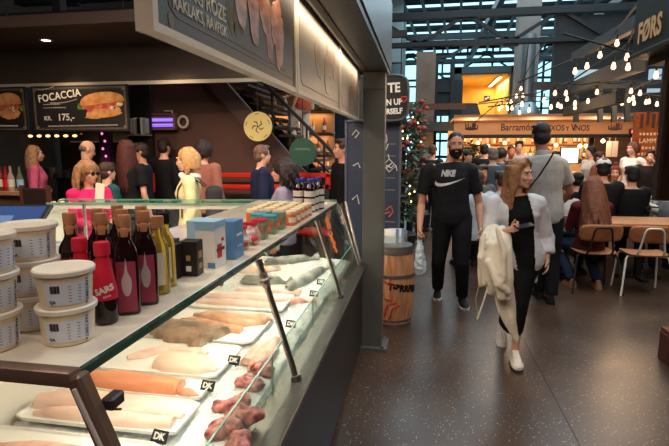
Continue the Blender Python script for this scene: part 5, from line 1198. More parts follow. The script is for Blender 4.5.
m.build('red_mark', M('stencil_red', (160, 44, 34), .8), t)
t = T('leaflet_box', 'clear plastic box with blue leaflets on the barrel', 'box', (bx, 4.47, BH-.0), R(-8)); m = MB()
for a, b_ in (((-.11, 0, .06), (.004, .16, .12)), ((.11, 0, .06), (.004, .16, .12)), ((0, .08, .06), (.22, .004, .12)), ((0, -.08, .045), (.22, .004, .09)), ((0, 0, .003), (.22, .16, .006))): m.box(a, b_)
m.build('case', glass_mat('clear_plastic', (.86, .92, .94), .2, haze=.12), t, smooth=0)
m = MB()
for k in range(4): tag(MB().box((0, 0, .07), (.12, .006, .13), Matrix.Rotation(R(-8), 3, 'X')).box((0, -.006, .085), (.11, .002, .05), Matrix.Rotation(R(-8), 3, 'X')).build('leaflet', [m_wc, m_mb][k % 2], loc=(bx-.04+.025*k, 4.45+.02*k, BH+.006)), 'blue and white leaflet standing in the clear box on the barrel', 'leaflet', 'leaflets on the barrel')
# tall planted column with flowers and fairy lights
q = U(402, 180, 7.6); t = T('flower_column', 'tall column of leaves and red flowers behind the navy board', 'plant', (q.x, 7.6, 0)); MB().cyl((0, 0, 0), (0, 0, 2.2), .05).build('pole', m_black, t); MB().lathe([(0, 0), (.2, 0), (.24, .3), (.2, .32), (0, .3)]).build('pot', m_dark, t)
def leaves(n, box, size, seed, fn=None):
    rr = random.Random(seed); m = MB()
    for k in range(n):
        c = Vector([rr.uniform(-b_, b_) if i < 2 else rr.uniform(*box[2]) for i, b_ in enumerate(box)]); 
        if fn: c = fn(rr)
        a = Vector((rr.uniform(-1, 1), rr.uniform(-1, 1), rr.uniform(-.8, .5))).normalized(); b_ = a.orthogonal().normalized(); cr = a.cross(b_); L = size*rr.uniform(.6, 1.3)
        m.add([c, c+a*L*.5+b_*L*.24+cr*L*.06, c+a*L, c+a*L*.5-b_*L*.24+cr*L*.06], [(0, 1, 2), (0, 2, 3)])
    return m
leaves(900, (.3, .25, (.5, 2.3)), .13, 3).build('foliage', M('leaf_green', (52, 66, 44), .5, var=.3, vs=9), t, smooth=0, fix=False)
m = MB(); rr = random.Random(5)
for k in range(60): c = Vector((rr.uniform(-.3, .34), rr.uniform(-.3, .1), rr.choice((rr.uniform(1.7, 2.3), rr.uniform(1.2, 2.2))))); m.ball(c, (.04, .035, .03), u=8, v=5)
m.build('flower', M('red_petals', (160, 60, 48), .6, var=.3, vs=20), t)
m = MB()
for k in range(14): m.ball((rr.uniform(-.25, .3), -.3, rr.uniform(.8, 2.2)), .013, u=6, v=4)
m.build('fairy_light', M('fairy_glow', (255, 200, 130), emis=6), t)
# ---------------------------------------------------------------- far pintxos stall
m_tanf = M('tan_fascia', (206, 142, 92), .55, var=.05, vs=2); m_cw2 = M('stall_wood', (150, 94, 58), .5, var=.15, vs=5); m_warmw = M('warm_wall', (216, 172, 122), .8, var=.08); m_br = M('brown_letters', (62, 34, 26), .6)
p0, p1 = U(454, 122, 11), U(636, 134, 11); sx0, sx1, sz0, sz1 = p0.x, p1.x, p1.z, p0.z; scx = (sx0+sx1)/2
t = T('stall_fascia', 'long tan fascia sign with the name of the pintxos stall', 'sign', (scx, 11, sz0)); fh = sz1-sz0
MB().box((0, .15, fh/2), (sx1-sx0, .3, fh)).build('panel', m_tanf, t, smooth=0); MB().box((0, .13, -.035), (sx1-sx0+.04, .4, .07)).build('lower_trim', m_black, t, smooth=0); MB().box((0, .13, fh+.015), (sx1-sx0+.04, .36, .03)).build('upper_trim', M('fascia_trim', (150, 96, 62), .5), t, smooth=0)
def fs(px, py): q = U(px, py, 10.995); return q.x-scx, q.z-sz0
m = MB()
for s_, sz, px, py in (('Barramón', .205, 517.5, 127.5), ('PIN', .165, 540, 128.2), ('TXOS', .165, 555.5, 128.2), ('Y', .13, 567.5, 128.8), ('V', .2, 573.4, 127.6), ('INOS', .165, 581.5, 128.2)):
    x, z = fs(px, py); m.mesh(text(s_, sz, .003, sx=.82), frame((x, -.003, z), (1, 0, 0), (0, 0, 1)))
m.build('lettering', m_br, t, smooth=0)
for px in (471, 614.5):
    m = MB(); rr = random.Random(px)
    x, z = fs(px, 127.3); m.ball((x, -.003, z-.03), (.13, .004, .035), u=14, v=6); m.ball((x+.06, -.003, z+.04), (.05, .004, .05), u=10, v=6)
    for k in range(6): m.tube([(x-.1+k*.045, -.003, z-.05), (x-.11+k*.05, -.003, z+.03+.05*rr.random())], .012, 6)
    m.build('emblem', m_br if px < 500 else M('emblem_ink', (96, 70, 52), .7), t)
S(MB().box((scx, 13.5, 1.1), (sx1-sx0, .12, 2.2)).build('wall_stall_back', m_warmw, smooth=0))
S(MB().box((scx, 12.3, 2.3), (sx1-sx0, 2.5, .05)).build('ceiling_stall', M('stall_ceiling', (150, 108, 74), .8), smooth=0))
sp = MB()
for px in (456, 545, 592, 636): sp.box((U(px, 140, 11.3).x, 11.37, .93), (.1, .1, 1.86))
S(sp.build('column_2', M('stall_post', (64, 44, 36), .5), smooth=0))
t = T('stall_counter', 'orange wooden counter of the pintxos stall', 'counter', (scx, 11.75, 0)); MB().box((0, .05, .53), (sx1-sx0-.2, .5, 1.02)).build('body', m_cw2, t, smooth=0); MB().box((0, .05, 1.06), (sx1-sx0-.1, .66, .05)).build('worktop', M('stall_top', (214, 158, 104), .35), t, smooth=0)
for k, x in enumerate((-1.3, .2, 1.5)):
    light('POINT', 'stall_lamp', (scx+x, 12.3, 2.0), 60, (1, .70, .40), .15)
for k, (px, py, c) in enumerate(((556, 145, (255, 214, 150)), (580, 146, (200, 240, 160)), (586, 146, (255, 220, 150)), (592, 141, (220, 250, 170)), (603, 141, (230, 250, 200)), (488, 146, (255, 205, 140)), (505, 143, (255, 205, 140)), (516, 146, (255, 205, 140)), (478, 143, (255, 205, 140)))):
    q = U(px, py, 11.9); t = T('pendant_lamp', 'glowing pendant lamp in the pintxos stall, %s' % ('first right of the grey-shirted man', 'greenish, left of the pair', 'yellow, right one of the close pair', 'greenish, high up in the middle', 'pale green, furthest to the right', 'second from the left end', 'third from the left end', 'just left of the grey-shirted man', 'over the potted plant')[k], 'lamp', q, 0, 'pendants in the pintxos stall'); MB().ball((0, 0, 0), .045, u=12, v=8).build('bulb', M('pendant_%d' % k, c, emis=4), t); MB().cyl((0, 0, .04), (0, 0, 2.27-q.z), .006, seg=6).build('cord', m_black, t)
st = T('bottle_shelf', 'wall shelves of bottles at the back of the pintxos stall', 'shelf', (scx, 13.36, 0)); 
for z in (1.35, 1.72): MB().box((0, 0, z), (sx1-sx0-.3, .16, .03)).build('shelf_board', m_cw2, st, smooth=0)
pr_ = [barbottle('wine_bottle', 'bottle on the wall shelves of the pintxos stall', 'bottles in the pintxos stall', c) for c in bcol]; k = 0; rr = random.Random(12)
for z in (1.365, 1.735):
    x = -(sx1-sx0)/2+.25
    while x < (sx1-sx0)/2-.2:
        if k < 5: pr_[k].location = (scx+x, 13.36, z)
        else: dup(pr_[rr.randrange(5)], (scx+x, 13.36, z))
        k += 1; x += rr.uniform(.1, .24)
q0, q1 = U(562, 148, 12.9), U(578, 163, 12.9); t = T('lit_screen', 'bright pale blue screen at the back of the pintxos stall', 'screen', ((q0.x+q1.x)/2, 12.95, q1.z-.02)); MB().box((0, 0, (q0.z-q1.z)/2+.02), (q1.x-q0.x+.05, .05, q0.z-q1.z+.05)).build('casing', m_black, t); MB().box((0, -.027, (q0.z-q1.z)/2+.02), (q1.x-q0.x, .005, q0.z-q1.z)).build('display', M('pale_screen', (170, 226, 240), emis=1.1), t); MB().cyl((0, .03, 0), (0, .03, -(q1.z-.02)), .03).build('stand', m_black, t)
for px, lab in ((609, 'white menu sheet hanging left in the pintxos stall'), (615, 'white menu sheet hanging right in the pintxos stall')):
    q = U(px, 149, 12.4); tag(MB().box((0, 0, 0), (.12, .006, .36)).cyl((0, 0, .17), (0, 0, 2.278-q.z), .003, seg=5).build('hanging_sheet', M('sheet', (214, 206, 196), .7), loc=q), lab, 'menu sheet')
q = U(475, 170, 11.0); t = T('potted_plant', 'small potted plant on the left end of the pintxos counter', 'plant', (U(475, 160, 11.3).x, 11.65, 1.085)); MB().lathe([(0, 0), (.1, 0), (.13, .2), (.11, .2), (0, .17)], seg=16).build('pot', m_dark, t)
leaves(130, (0, 0, (0, 1)), .16, 6, lambda r: Vector((r.gauss(0, .13), r.gauss(0, .1), r.uniform(.2, .62)))).build('foliage', M('plant_green', (60, 84, 44), .5, var=.3), t, smooth=0, fix=False); MB().cyl((0, 0, .1), (0, 0, .5), .012).build('stem', M('stem_brown', (80, 60, 40), .7), t)
# red lit box and lettered wooden board at the right end
q = U(637, 131, 10.9); t = T('red_sign', 'small glowing pink sign beside the tan fascia', 'sign', q); MB().box((0, .05, 0), (.24, .08, .1)).build('box', M('red_box', (110, 22, 28), .5), t); MB().box((0, .008, -.01), (.19, .006, .06)).build('lit_face', M('pink_glow', (255, 90, 130), emis=2.2), t)
q0, q1 = U(640, 112, 10.2), U(656, 172, 10.2); t = T('wooden_menu', 'tall orange-brown wooden menu board with pale lettering at the far right', 'menu board', ((q0.x+q1.x)/2, 10.2, 0)); w2 = q1.x-q0.x+.15
MB().box((0, .03, q0.z/2), (w2, .05, q0.z)).build('panel', fmat('orange_wood', (120, 62, 34), (160, 88, 48), 5), t, smooth=0); m = MB()
me = text('LAMM', .12, .003, sx=.9); z = U(645, 141, 10.2).z; m.mesh(me, frame((-.01, .0, z), (1, 0, 0), (0, 0, 1)))
rr = random.Random(3)
for y, n_ in ((134, 6), (148, 5), (154, 6), (160, 4)):
    z = U(645, y, 10.2).z
    for k in range(n_): m.box((-.14+k*.06, .002, z), (.035, .004, .05*rr.uniform(.7, 1.2)))
m.build('lettering', M('menu_pale', (226, 180, 140), .6), t, smooth=0); m = MB()
for k in range(4): m.box((-.14+k*.1, .002, U(645, 121, 10.2).z+.05*(k % 2)), (.06, .004, .26))
m.build('carved_block', M('carved_dark', (70, 40, 28), .7), t, smooth=0)
# ---------------------------------------------------------------- corner stall on the right
m_dg = M('dark_green_fascia', (46, 52, 50), .5, var=.08); XR = 1.60
def onXr(px, py, X=XR): v = FW*FPX + RT*(px-334.5) - UP*(py-223); return Vector((0, 0, CAMZ))+v*(X/v.x)
e = onXr(632, 57); zb = e.z; ye = e.y
t = T('corner_fascia', 'dark green fascia sign with gold capitals at the top right', 'sign', (XR, ye, zb)); fhh = .52
m = MB(); m.box((.15, -1.4, fhh/2), (.3, 2.8, fhh)); m.box((.14, -1.4, fhh+.04), (.36, 2.84, .08)); m.box((.145, -1.4, -.012), (.33, 2.82, .024)); m.build('panel', m_dg, t, smooth=0)
MB().box((-.004, -1.4, .012), (.006, 2.8, .012)).build('edge_line', M('edge_grey', (110, 112, 106), .5), t, smooth=0)
a = onXr(641.5, 33); b_ = onXr(669, 20.5)
me = text('FØRS', .2, .007, sx=.78, align='LEFT', space=1.06); q = onXr(638.5, 34); m = MB(); m.mesh(me, frame((-.004, q.y-ye, q.z-zb-.01), (0, -1, 0), (0, 0, 1))); m.build('lettering', M('gold_letters', (240, 200, 150), .5, emis=.0), t, smooth=0)
m = MB(); m.box((.55, -1.5, -.05), (.9, 2.9, .06)); m.build('soffit', m_black, t, smooth=0)
q = U(655, 200, 4.05); z0 = q.z
t = T('hanging_screen', 'dark brown wooden screen hanging under the corner fascia at the right edge', 'screen', (q.x+.3, 4.02, z0)); MB().box((0, 0, (zb-.07-z0)/2), (.6, .05, zb-.07-z0), bev=.004).build('panel', fmat('dark_oak', (48, 30, 24), (66, 42, 32), 4, (6, 1, .6)), t); MB().box((-.31, 0, (zb-.07-z0)/2), (.03, .07, zb-.07-z0), bev=.004).build('edge_post', M('dark_oak_edge', (58, 38, 30), .5), t)
q = G(657, 357, 0); t = T('stall_plinth', 'reddish-brown wooden plinth low at the right edge of the picture', 'plinth', (q.x+.45, q.y-.7, 0)); MB().box((0, 0, .11), (.9, 1.4, .22), bev=.006).build('body', M('mahogany', (98, 46, 34), .35, var=.2, vs=4), t); MB().box((.02, 0, .235), (.92, 1.42, .03), bev=.004).build('top_board', M('mahogany_top', (116, 60, 42), .3), t)
# ---------------------------------------------------------------- string lights
BUL = {'near': (5.6, [(575, 71), (587, 66), (600, 55), (617, 43)], 'on the upper string that climbs to the dark green fascia'), 'near2': (5.2, [(613.5, 66), (627, 57)], 'on the short string under the upper one'), 'near3': (5.0, [(628, 67), (656, 75)], 'on the string nearest the dark green fascia'),
 'mid': (7.4, [(522, 104), (544, 100), (555, 93), (566, 93), (597, 92), (631, 91), (640, 93), (665, 90)], 'on the long string across the middle of the seating'), 'mid2': (7.9, [(529, 110), (551, 107), (558, 105), (567, 99), (575, 103), (588, 101), (602, 100), (617, 97), (629, 100), (633, 98)], 'on the lower long string over the diners'), 'mid3': (8.4, [(561, 106.5), (575, 107.5), (599.5, 106), (617, 102), (622, 103), (634, 103), (646, 102), (649, 101.5), (657, 104)], 'on the lowest string in front of the pintxos sign'),
 'far': (9.4, [(499, 109), (502, 106.5), (507, 105), (511, 102), (516.5, 96), (521, 88.5)], 'on the left string climbing past the duct'), 'far2': (9.0, [(507.5, 108.5), (512, 108), (519.5, 112.5), (522, 104.5), (523, 95.5)], 'on the left string just in front of the duct'), 'left': (5.8, [(7, 20), (124, 20)], 'in the dark truss over the focaccia stall')}
m_bulb = M('bulb_glow', (255, 198, 146), emis=3.2); proto = None
for key, (Y, pts, where) in BUL.items():
    P = [U(x, y, Y) for x, y in pts]; c = Vector((0, 0, .13))
    if key != 'left':
        line = [P[0]+c+(P[0]-P[1]).normalized()*.6]
        for a, b_ in zip(P, P[1:]): line += [a+c, (a+b_)/2+c-Vector((0, 0, .025))]
        line += [P[-1]+c, P[-1]+c+(P[-1]-P[-2]).normalized()*.7]
        if key in ('near', 'near2', 'near3'): line[-1] = Vector((XR+.05, min(ye-.1, 4.2), zb+.5))
        tag(MB().tube(line, .009, 6).build('light_cable', m_black), 'black cable of bulbs '+where, 'cable', 'string light cables')
    for i, p in enumerate(P):
        if proto is None:
            proto = T('string_bulb', 'x', 'bulb'); MB().lathe([(0, .055), (.016, .05), (.020, .03), (.028, .005), (.032, -.018), (.028, -.036), (.015, -.048), (0, -.05)], seg=14).build('glass', m_bulb, proto); MB().cyl((0, 0, .045), (0, 0, .12), .014, seg=8).build('socket', m_black, proto); o = proto
        else: o = dup(proto)
        o.location = p; s_ = .68 if Y < 6 else .74; o.scale = (s_, s_, s_)
        o['label'] = 'glowing bulb '+where; o['group'] = 'string light bulbs '+where
        if key == 'left':
            o['label'] = ('glowing bare bulb in the truss at the top left corner', 'glowing bare bulb in the truss left of the near light-box sign')[i]; tag(MB().cyl(p+Vector((0, 0, .13)), (p.x, p.y, 4.3), .005, seg=5).build('light_cable', m_black), ('vertical bulb cord in the top left corner', 'vertical bulb cord left of the near light-box sign')[i], 'cable')
for x, y, z, e in ((2.3, 5.2, 2.4, 30), (3.3, 8.0, 2.3, 40), (1.6, 9.2, 2.4, 36), (3.4, 9.4, 2.4, 36)): light('POINT', 'string_light_glow', (x, y, z), e, (1, .62, .34), .35)
# ---------------------------------------------------------------- tables and chairs
m_ply = fmat('oak_ply', (176, 112, 72), (202, 138, 94), 6, (1, 6, 1)); m_tt = fmat('oak_table', (180, 120, 80), (206, 148, 104), 5, (.5, 6, 1)); m_wht = M('white_tube', (234, 226, 216), .4); m_dkt = M('dark_tube', (44, 38, 36), .4)
def chair(label, loc, rz, mt):
    t = T('dining_chair', label, 'chair', loc, rz)
    def plate(f, nu=10, nv=6, th=.014):
        m = MB(); a = [f(i/nu*2-1, j_/nv*2-1) for j_ in range(nv+1) for i in range(nu+1)]; n = nu+1
        m.add(a, [(j_*n+i, j_*n+i+1, (j_+1)*n+i+1, (j_+1)*n+i) for j_ in range(nv) for i in range(nu)]); return m
    def solid(m, name, th=.014):
        o = m.build(name, m_ply, t); md = o.modifiers.new('s', 'SOLIDIFY'); md.thickness = th; md.offset = 0; return o
    sq = lambda u, v: (u*(1-.12*abs(v)**4), v*(1-.12*abs(u)**4))
    def fseat(u, v): a, b_ = sq(u, v); return (a*.215, b_*.2+.01, .452+.012*a*a-.02*max(0, b_)**3*0-.016*max(0, -b_)*0+(-.018 if b_ > .8 else 0)*(b_-.8)*5)
    def fback(u, v): a, b_ = sq(u, v); return (a*.225, -.225+.035*(a*a)-.02*b_, .695+b_*.095)
    solid(plate(fseat), 'seat'); solid(plate(fback), 'backrest')
    r_ = .0115
    for s_ in (-1, 1):
        MB().tube([(s_*.13, .12, .437), (s_*.19, .155, .43), (s_*.205, .165, .40), (s_*.235, .21, 0)], r_, 10).build('leg', mt, t); MB().tube([(s_*.13, -.10, .437), (s_*.20, -.13, .43), (s_*.215, -.145, .40), (s_*.265, -.235, 0)], r_, 10).build('leg', mt, t)
    MB().tube([(-.13, .12, .437), (-.13, -.1, .437)], r_).tube([(.13, .12, .437), (.13, -.1, .437)], r_).tube([(-.13, -.1, .437), (.13, -.1, .437)], r_).tube([(-.13, .12, .437), (.13, .12, .437)], r_).build('seat_frame', mt, t)
    MB().tube([(-.135, -.1, .437), (-.13, -.18, .45), (-.125, -.235, .50), (-.09, -.262, .72), (-.075, -.268, .752), (-.05, -.27, .765), (.05, -.27, .765), (.075, -.268, .752), (.09, -.262, .72), (.125, -.235, .50), (.13, -.18, .45), (.135, -.1, .437)], r_, 10).build('back_frame', mt, t)
    return t
wc = G(646, 297, 0)
chair('empty chair with white tube legs and oak seat at the oak table', (wc.x+.02, 5.94, 0), R(-3), m_wht)
dcx = U(600, 240, 5.75).x
chair('dark-framed oak chair that the long-haired woman sits on', (dcx, 5.95, 0), R(2), m_dkt)
def table(label, x0, x1, y0, y1, z, top, legx):
    t = T('dining_table', label, 'table', ((x0+x1)/2, (y0+y1)/2, 0)); MB().box((0, 0, z-.018), (x1-x0, y1-y0, .036), bev=.004).build('table_top', top, t)
    for lx in legx:
        m = MB(); m.box((lx, 0, (z-.036)/2), (.07, .07, z-.036)); m.box((lx, 0, .02), (.5, .08, .035)); m.box((lx, 0, .02), (.08, .5, .035)); m.box((lx, 0, z-.045), (.4, .06, .02)); m.build('pedestal', m_black, t, smooth=0)
    return t
table('long oak table in front of the long-haired woman', 1.32, 3.3, 6.23, 6.92, .735, m_tt, (-.55, .4))
table('dark table behind the oak table, where the woman in dusty rose leans', 2.55, 4.6, 7.75, 8.4, .74, M('dark_table', (66, 46, 38), .35), (-.5, .5))
gx_ = U(613, 203, 7.9); 
for px, Y, r, h, c, lab in ((613, 7.95, .035, .13, (200, 176, 150), 'pale tumbler in front of the woman in dusty rose'), (603, 8.05, .035, .12, (150, 120, 100), 'brown drinking glass left of the pale tumbler'), (625, 8.05, .03, .1, (170, 160, 150), 'small glass right of the pale tumbler')):
    q = U(px, 200, Y); tag(MB().lathe([(0, .0), (r*.8, 0), (r, h), (r*.9, h), (r*.7, .01), (0, .01)], seg=16).build('drinking_glass', M('tumbler_%d' % px, c, .15), loc=(q.x, Y, .7405)), lab, 'glass', None)
q = U(553, 217, 6.5); tag(MB().lathe([(0, 0), (.07, 0), (.12, .03), (.115, .032), (.07, .008), (0, .008)], seg=24).build('plate', M('plate_tan', (190, 150, 110), .4), loc=(1.62, 6.5, .7355)), 'tan plate on the left end of the oak table', 'plate')
# ---------------------------------------------------------------- the four main people
def JP(base, rz, s, d):
    Rm = Matrix.Rotation(-rz, 3, 'Z'); out = {}
    for k, (px, py, Y) in d.items(): out[k] = tuple((Rm @ (U(px, py, Y)-Vector((base[0], base[1], 0))))/s)
    return out
B = (.335, 5.14); s = 1.77/1.75
jj = JP(B, 0, s, dict(sl=(471, 171, 5.16), sr=(427, 171, 5.16), el=(479, 203, 5.2), er=(421.5, 204, 5.2), wl=(480.5, 228, 5.05), wr=(419.5, 229, 5.02), kl=(462, 264, 5.02), kr=(438.5, 262, 5.22), al=(462, 296.5, 5.1), ar=(437.5, 288, 5.4), nk=(449, 161.5, 5.16)))
nike, J, H, s_ = person('bearded man in a black t-shirt with a white logo, walking with a plastic bag', (*B, 0), 0, 1.77, 'm', J=jj, look=(3, 2, 0), skin=(190, 140, 116), hair=('crop', (34, 26, 24)), top=('tee', (26, 26, 30)), bot=('trousers', (22, 22, 26)), shoes=(26, 26, 28), sole=(214, 212, 208), vox=.0062, beard=(30, 22, 20), hands={'r': (None, (0, -1, 0), (1, 0, 0), 1.0), 'l': (None, (0, -1, 0), (-1, 0, 0), .5)}, seed=5, toes={'l': (.12, -1, 0), 'r': (-.05, -1, 0)}, pitch=(0, 0))
sh = child(nike, 'shirt'); bv = bvh_of(sh); m = MB()
def onshirt(me, px, py, xd=(1, 0, 0), zd=(0, 0, 1)):
    q = U(px, py, 4.9); m.add(wrapto(me, frame((q.x-B[0], -.5, q.z), xd, zd), bv, (0, 1, 0), .003), [list(p.vertices) for p in me.polygons])
onshirt(text('NIKE', .082, .0055, shear=.25, sx=.78, space=.92), 448.5, 174.2)
n = 14; top_ = bez((-.13, 0, .0), (-.115, 0, -.085), (.165, 0, .038), n); bot_ = bez((-.13, 0, .0), (-.13, 0, -.135), (.165, 0, .038), n)
tp = bez((-.118, 0, .012), (-.125, 0, -.062), (.172, 0, .04), n); bt = bez((-.118, 0, .012), (-.165, 0, -.125), (.172, 0, .04), n)
me = bpy.data.meshes.new('t'); me.from_pydata([(p.x, p.z, 0) for p in tp]+[(p.x, p.z, 0) for p in bt], [], [(i, n+1+i, n+2+i, i+1) for i in range(n)]); onshirt(me, 448.5, 182.5)
m.build('shirt_logo', M('logo_white', (206, 206, 208), .7), sh, smooth=0, fix=False)
W = Vector((J['wr']))*s_+Vector((B[0], B[1], 0)); t = T('plastic_bag', 'pale blue-white plastic bag hanging from the bearded man\'s hand', 'bag', (W.x, W.y-.01, W.z-.11))
m = MB(); m.chain([(0, 0, .03), (.005, 0, -.06), (.012, 0, -.18), (.02, 0, -.30), (.022, 0, -.36)], [(.025, .02), (.045, .03), (.062, .042), (.075, .05), (.05, .04)], 14)
me = remesh(m, .008, 2); crinkle(me, .014, 22, 2); crinkle(me, .006, 60, 5); link(me, 'body', M('bag_film', (198, 214, 220), .3, var=.08, alpha=.93), t); MB().tube([(-.012, -.02, .0), (-.014, -.02, .07), (0, 0, .085), (.014, .02, .07), (.012, .02, .0)], [(.012, .004)]*5, 8).build('handle', M('bag_film', (198, 214, 220), .3), t)
# woman with the coat
B = (.735, 3.83); s = 1.575/1.75
jj = JP(B, 0, s, dict(sl=(538, 204, 3.86), sr=(492, 204, 3.80), el=(546.5, 237, 3.90), wl=(547, 259, 3.82), er=(489.5, 236, 3.74), wr=(510, 229.5, 3.58), pel=(521, 252, 3.83), hl=(529, 258, 3.83), hr=(513, 258, 3.83), kl=(519.5, 309, 3.70), kr=(508.5, 306, 3.95), al=(515, 350, 3.74), ar=(501.5, 330, 4.2), nk=(515, 193.5, 3.83), hd=(520.5, 174, 3.79)))
woman, J, H, s_ = person('young woman walking in an open white shirt and black dress, coat on her arm', (*B, 0), R(0), 1.575, 'f', J=jj, look=(50, 2, 0), skin=(222, 172, 148), hair=None, top=('none',), bot=('dress', (22, 21, 24), .26), shoes=(226, 218, 206), sole=(236, 232, 226), vox=.0058, hands={'r': (None, (.25, .1, 1), (.2, -1, .1), .55), 'l': (None, (0, -1, 0), (-1, 0, 0), .35)}, seed=9, toes={'l': (-.02, -1, 0), 'r': (-.1, -1, 0)}, pitch=(0, R(38)))
sm = Matrix.Scale(s_, 4)
# hair: loose, light brown, falling behind her right shoulder
g = MB(); rr = random.Random(3); R3 = H.to_3x3().normalized()
g.ball(H @ Vector((0, .026, .045)), (.083, .094, .086), R3, 20, 14); g.ball(H @ Vector((0, .06, -.02)), (.078, .062, .08), R3, 20, 14)
for i in range(24):
    a = R(-112+224*i/23); x, y = math.sin(a)*.083, math.cos(a)*.09+.016; pts = []; rd = []; L_ = .36*(.85+.25*rr.random())
    for k in range(8):
        q = k/7; o_ = H @ Vector((x*(1+.18*math.sin(q*PI*.6)), y*(1+.15*math.sin(q*PI*.6)), .05)); back = max(0, q-.4)
        pts.append(Vector((o_.x-.06*back+.008*math.sin(q*8+i), o_.y+.02*back, o_.z-q*L_))); rd.append(.021*(1-.5*q*q))
    g.chain(pts, rd, 8)
for (x0, y0, x1) in ((.02, -.055, .07), (-.02, -.05, -.075), (.0, -.052, -.055)):
    g.chain([H @ Vector((x0*.3, y0+.02, .12)), H @ Vector((x1*.8, y0+.01, .085)), H @ Vector((x1*1.06, -.015, .02)), H @ Vector((x1*1.12, .005, -.06))], [.02, .02, .02, .018], 8)
me = remesh(g, .0065, 2); crinkle(me, .002, 60, 3); me.transform(sm); link(me, 'hair', M('hair_woman', (156, 112, 80), .5, var=.35, vs=24, bump=.5, bs=90, spec=.4), woman)
# open white shirt
g = MB(); torso(g, J, 'f', .028, .70, 1.455)
for sd in 'lr':
    S_, E, W_ = J['s'+sd], J['e'+sd], J['w'+sd]; g.ball(S_, .068, u=14, v=10); g.tube([S_.lerp(J['nk'], .35), S_], [.062, .068], 14)
    ed = E.lerp(W_, .66 if sd == 'l' else .45); g.tube([S_, S_.lerp(E, .5), E, ed], [.068, .066, .064, .056], 16); g.ball(E, .064, u=12, v=8); dd = (W_-E).normalized(); g.tube([ed-dd*.035, ed+dd*.02], [.062, .062], 16)
me = remesh(g, .009, 3); crinkle(me, .010, 9, 4); crinkle(me, .005, 22, 8)
bm = bmesh.new(); bm.from_mesh(me); ax = J['nk']-J['pel']
dl_ = []
for v in bm.verts:
    tt = (v.co.z-J['pel'].z)/ax.z; c = J['pel']+ax*tt; dx = v.co.x-c.x-.012
    wd = .062+.035*max(0, 1-abs(tt-.5)*1.4)
    if v.co.y < c.y+.02 and -wd-.01 < dx < wd and tt > -1 : dl_.append(v)
    elif v.co.y < c.y+.3 and tt < -.40 and dx < .02: dl_.append(v)
bmesh.ops.delete(bm, geom=dl_, context='VERTS'); bm.to_mesh(me); bm.free(); me.transform(sm)
o = link(me, 'shirt', M('white_cotton', (216, 216, 222), .8, bump=.2, bs=30, spec=.2), woman); md = o.modifiers.new('s', 'SOLIDIFY'); md.thickness = .004
# bare ankle skin shows between hem and shoe: already part of the body; phone in her hand
hp = Vector(J['wr'])*s_+Vector((*B, 0)); q = U(524, 226, 3.52)
ph = T('phone', 'dark phone in the right hand of the woman in the white shirt', 'phone', q, 0); rt_ = Matrix.Rotation(R(-7), 3, 'Y') @ Matrix.Rotation(R(14), 3, 'X') @ Matrix.Rotation(R(12), 3, 'Z')
MB().box((0, 0, 0), (.128, .064, .009), rt_, bev=.004, seg=2).build('casing', M('phone_black', (22, 22, 26), .35), ph); MB().box(rt_ @ Vector((0, 0, .0048)), (.12, .058, .001), rt_).build('display', M('phone_screen', (26, 28, 34), .3), ph, smooth=0)
ct_ = T('coat', 'cream coat draped over the forearm of the woman in the white shirt', 'coat', U(497, 250, 3.62)); o_ = Vector(ct_.location)
g = MB()
def W3(*a): return [U(x, y, Y)-o_ for x, y, Y in a]
for pts, rd in ((W3((490, 229, 3.70), (484, 240, 3.62), (482, 262, 3.58), (481.5, 285, 3.6)), [.03, .036, .036, .022]), (W3((495, 228, 3.68), (491, 245, 3.56), (490, 270, 3.54), (491, 291, 3.56)), [.034, .044, .05, .034]),
    (W3((502, 229, 3.66), (500, 246, 3.53), (500, 272, 3.5), (502, 296, 3.52)), [.032, .044, .054, .036]), (W3((507, 231, 3.62), (507.5, 250, 3.54), (508, 276, 3.52), (508, 297, 3.54)), [.026, .034, .04, .032]),
    (W3((500, 288, 3.60), (504, 308, 3.62), (511, 326, 3.64), (517, 342, 3.66)), [(.075, .028), (.072, .02), (.048, .015), (.012, .01)]), (W3((509, 285, 3.60), (512, 305, 3.63), (515, 325, 3.65), (518, 340, 3.66)), [(.04, .022), (.04, .018), (.03, .014), (.01, .01)]),
    (W3((488, 262, 3.5), (498, 284, 3.46), (508, 292, 3.48)), [.02, .032, .02]), (W3((484, 234, 3.54), (481, 258, 3.5), (484, 284, 3.52)), [.018, .024, .016]), (W3((497, 228, 3.5), (504, 252, 3.46), (503, 280, 3.46)), [.014, .022, .02])):
    g.chain(pts, rd, 14)
me = remesh(g, .008, 4); crinkle(me, .006, 10, 7); crinkle(me, .002, 28, 3)
link(me, 'coat_body', M('cream_cloth', (236, 226, 206), .8, bump=.25, bs=24, spec=.15), ct_)
MB().tube(W3((489, 284, 3.56), (484, 300, 3.54), (477.5, 319, 3.56)), .007, 8).build('belt_cord', M('cord_white', (222, 214, 200), .7), ct_); MB().tube(W3((478.5, 318, 3.56), (475.5, 300, 3.56), (479, 285, 3.56)), .004, 6).build('seam_cord', M('cord_tan', (170, 150, 120), .7), ct_)
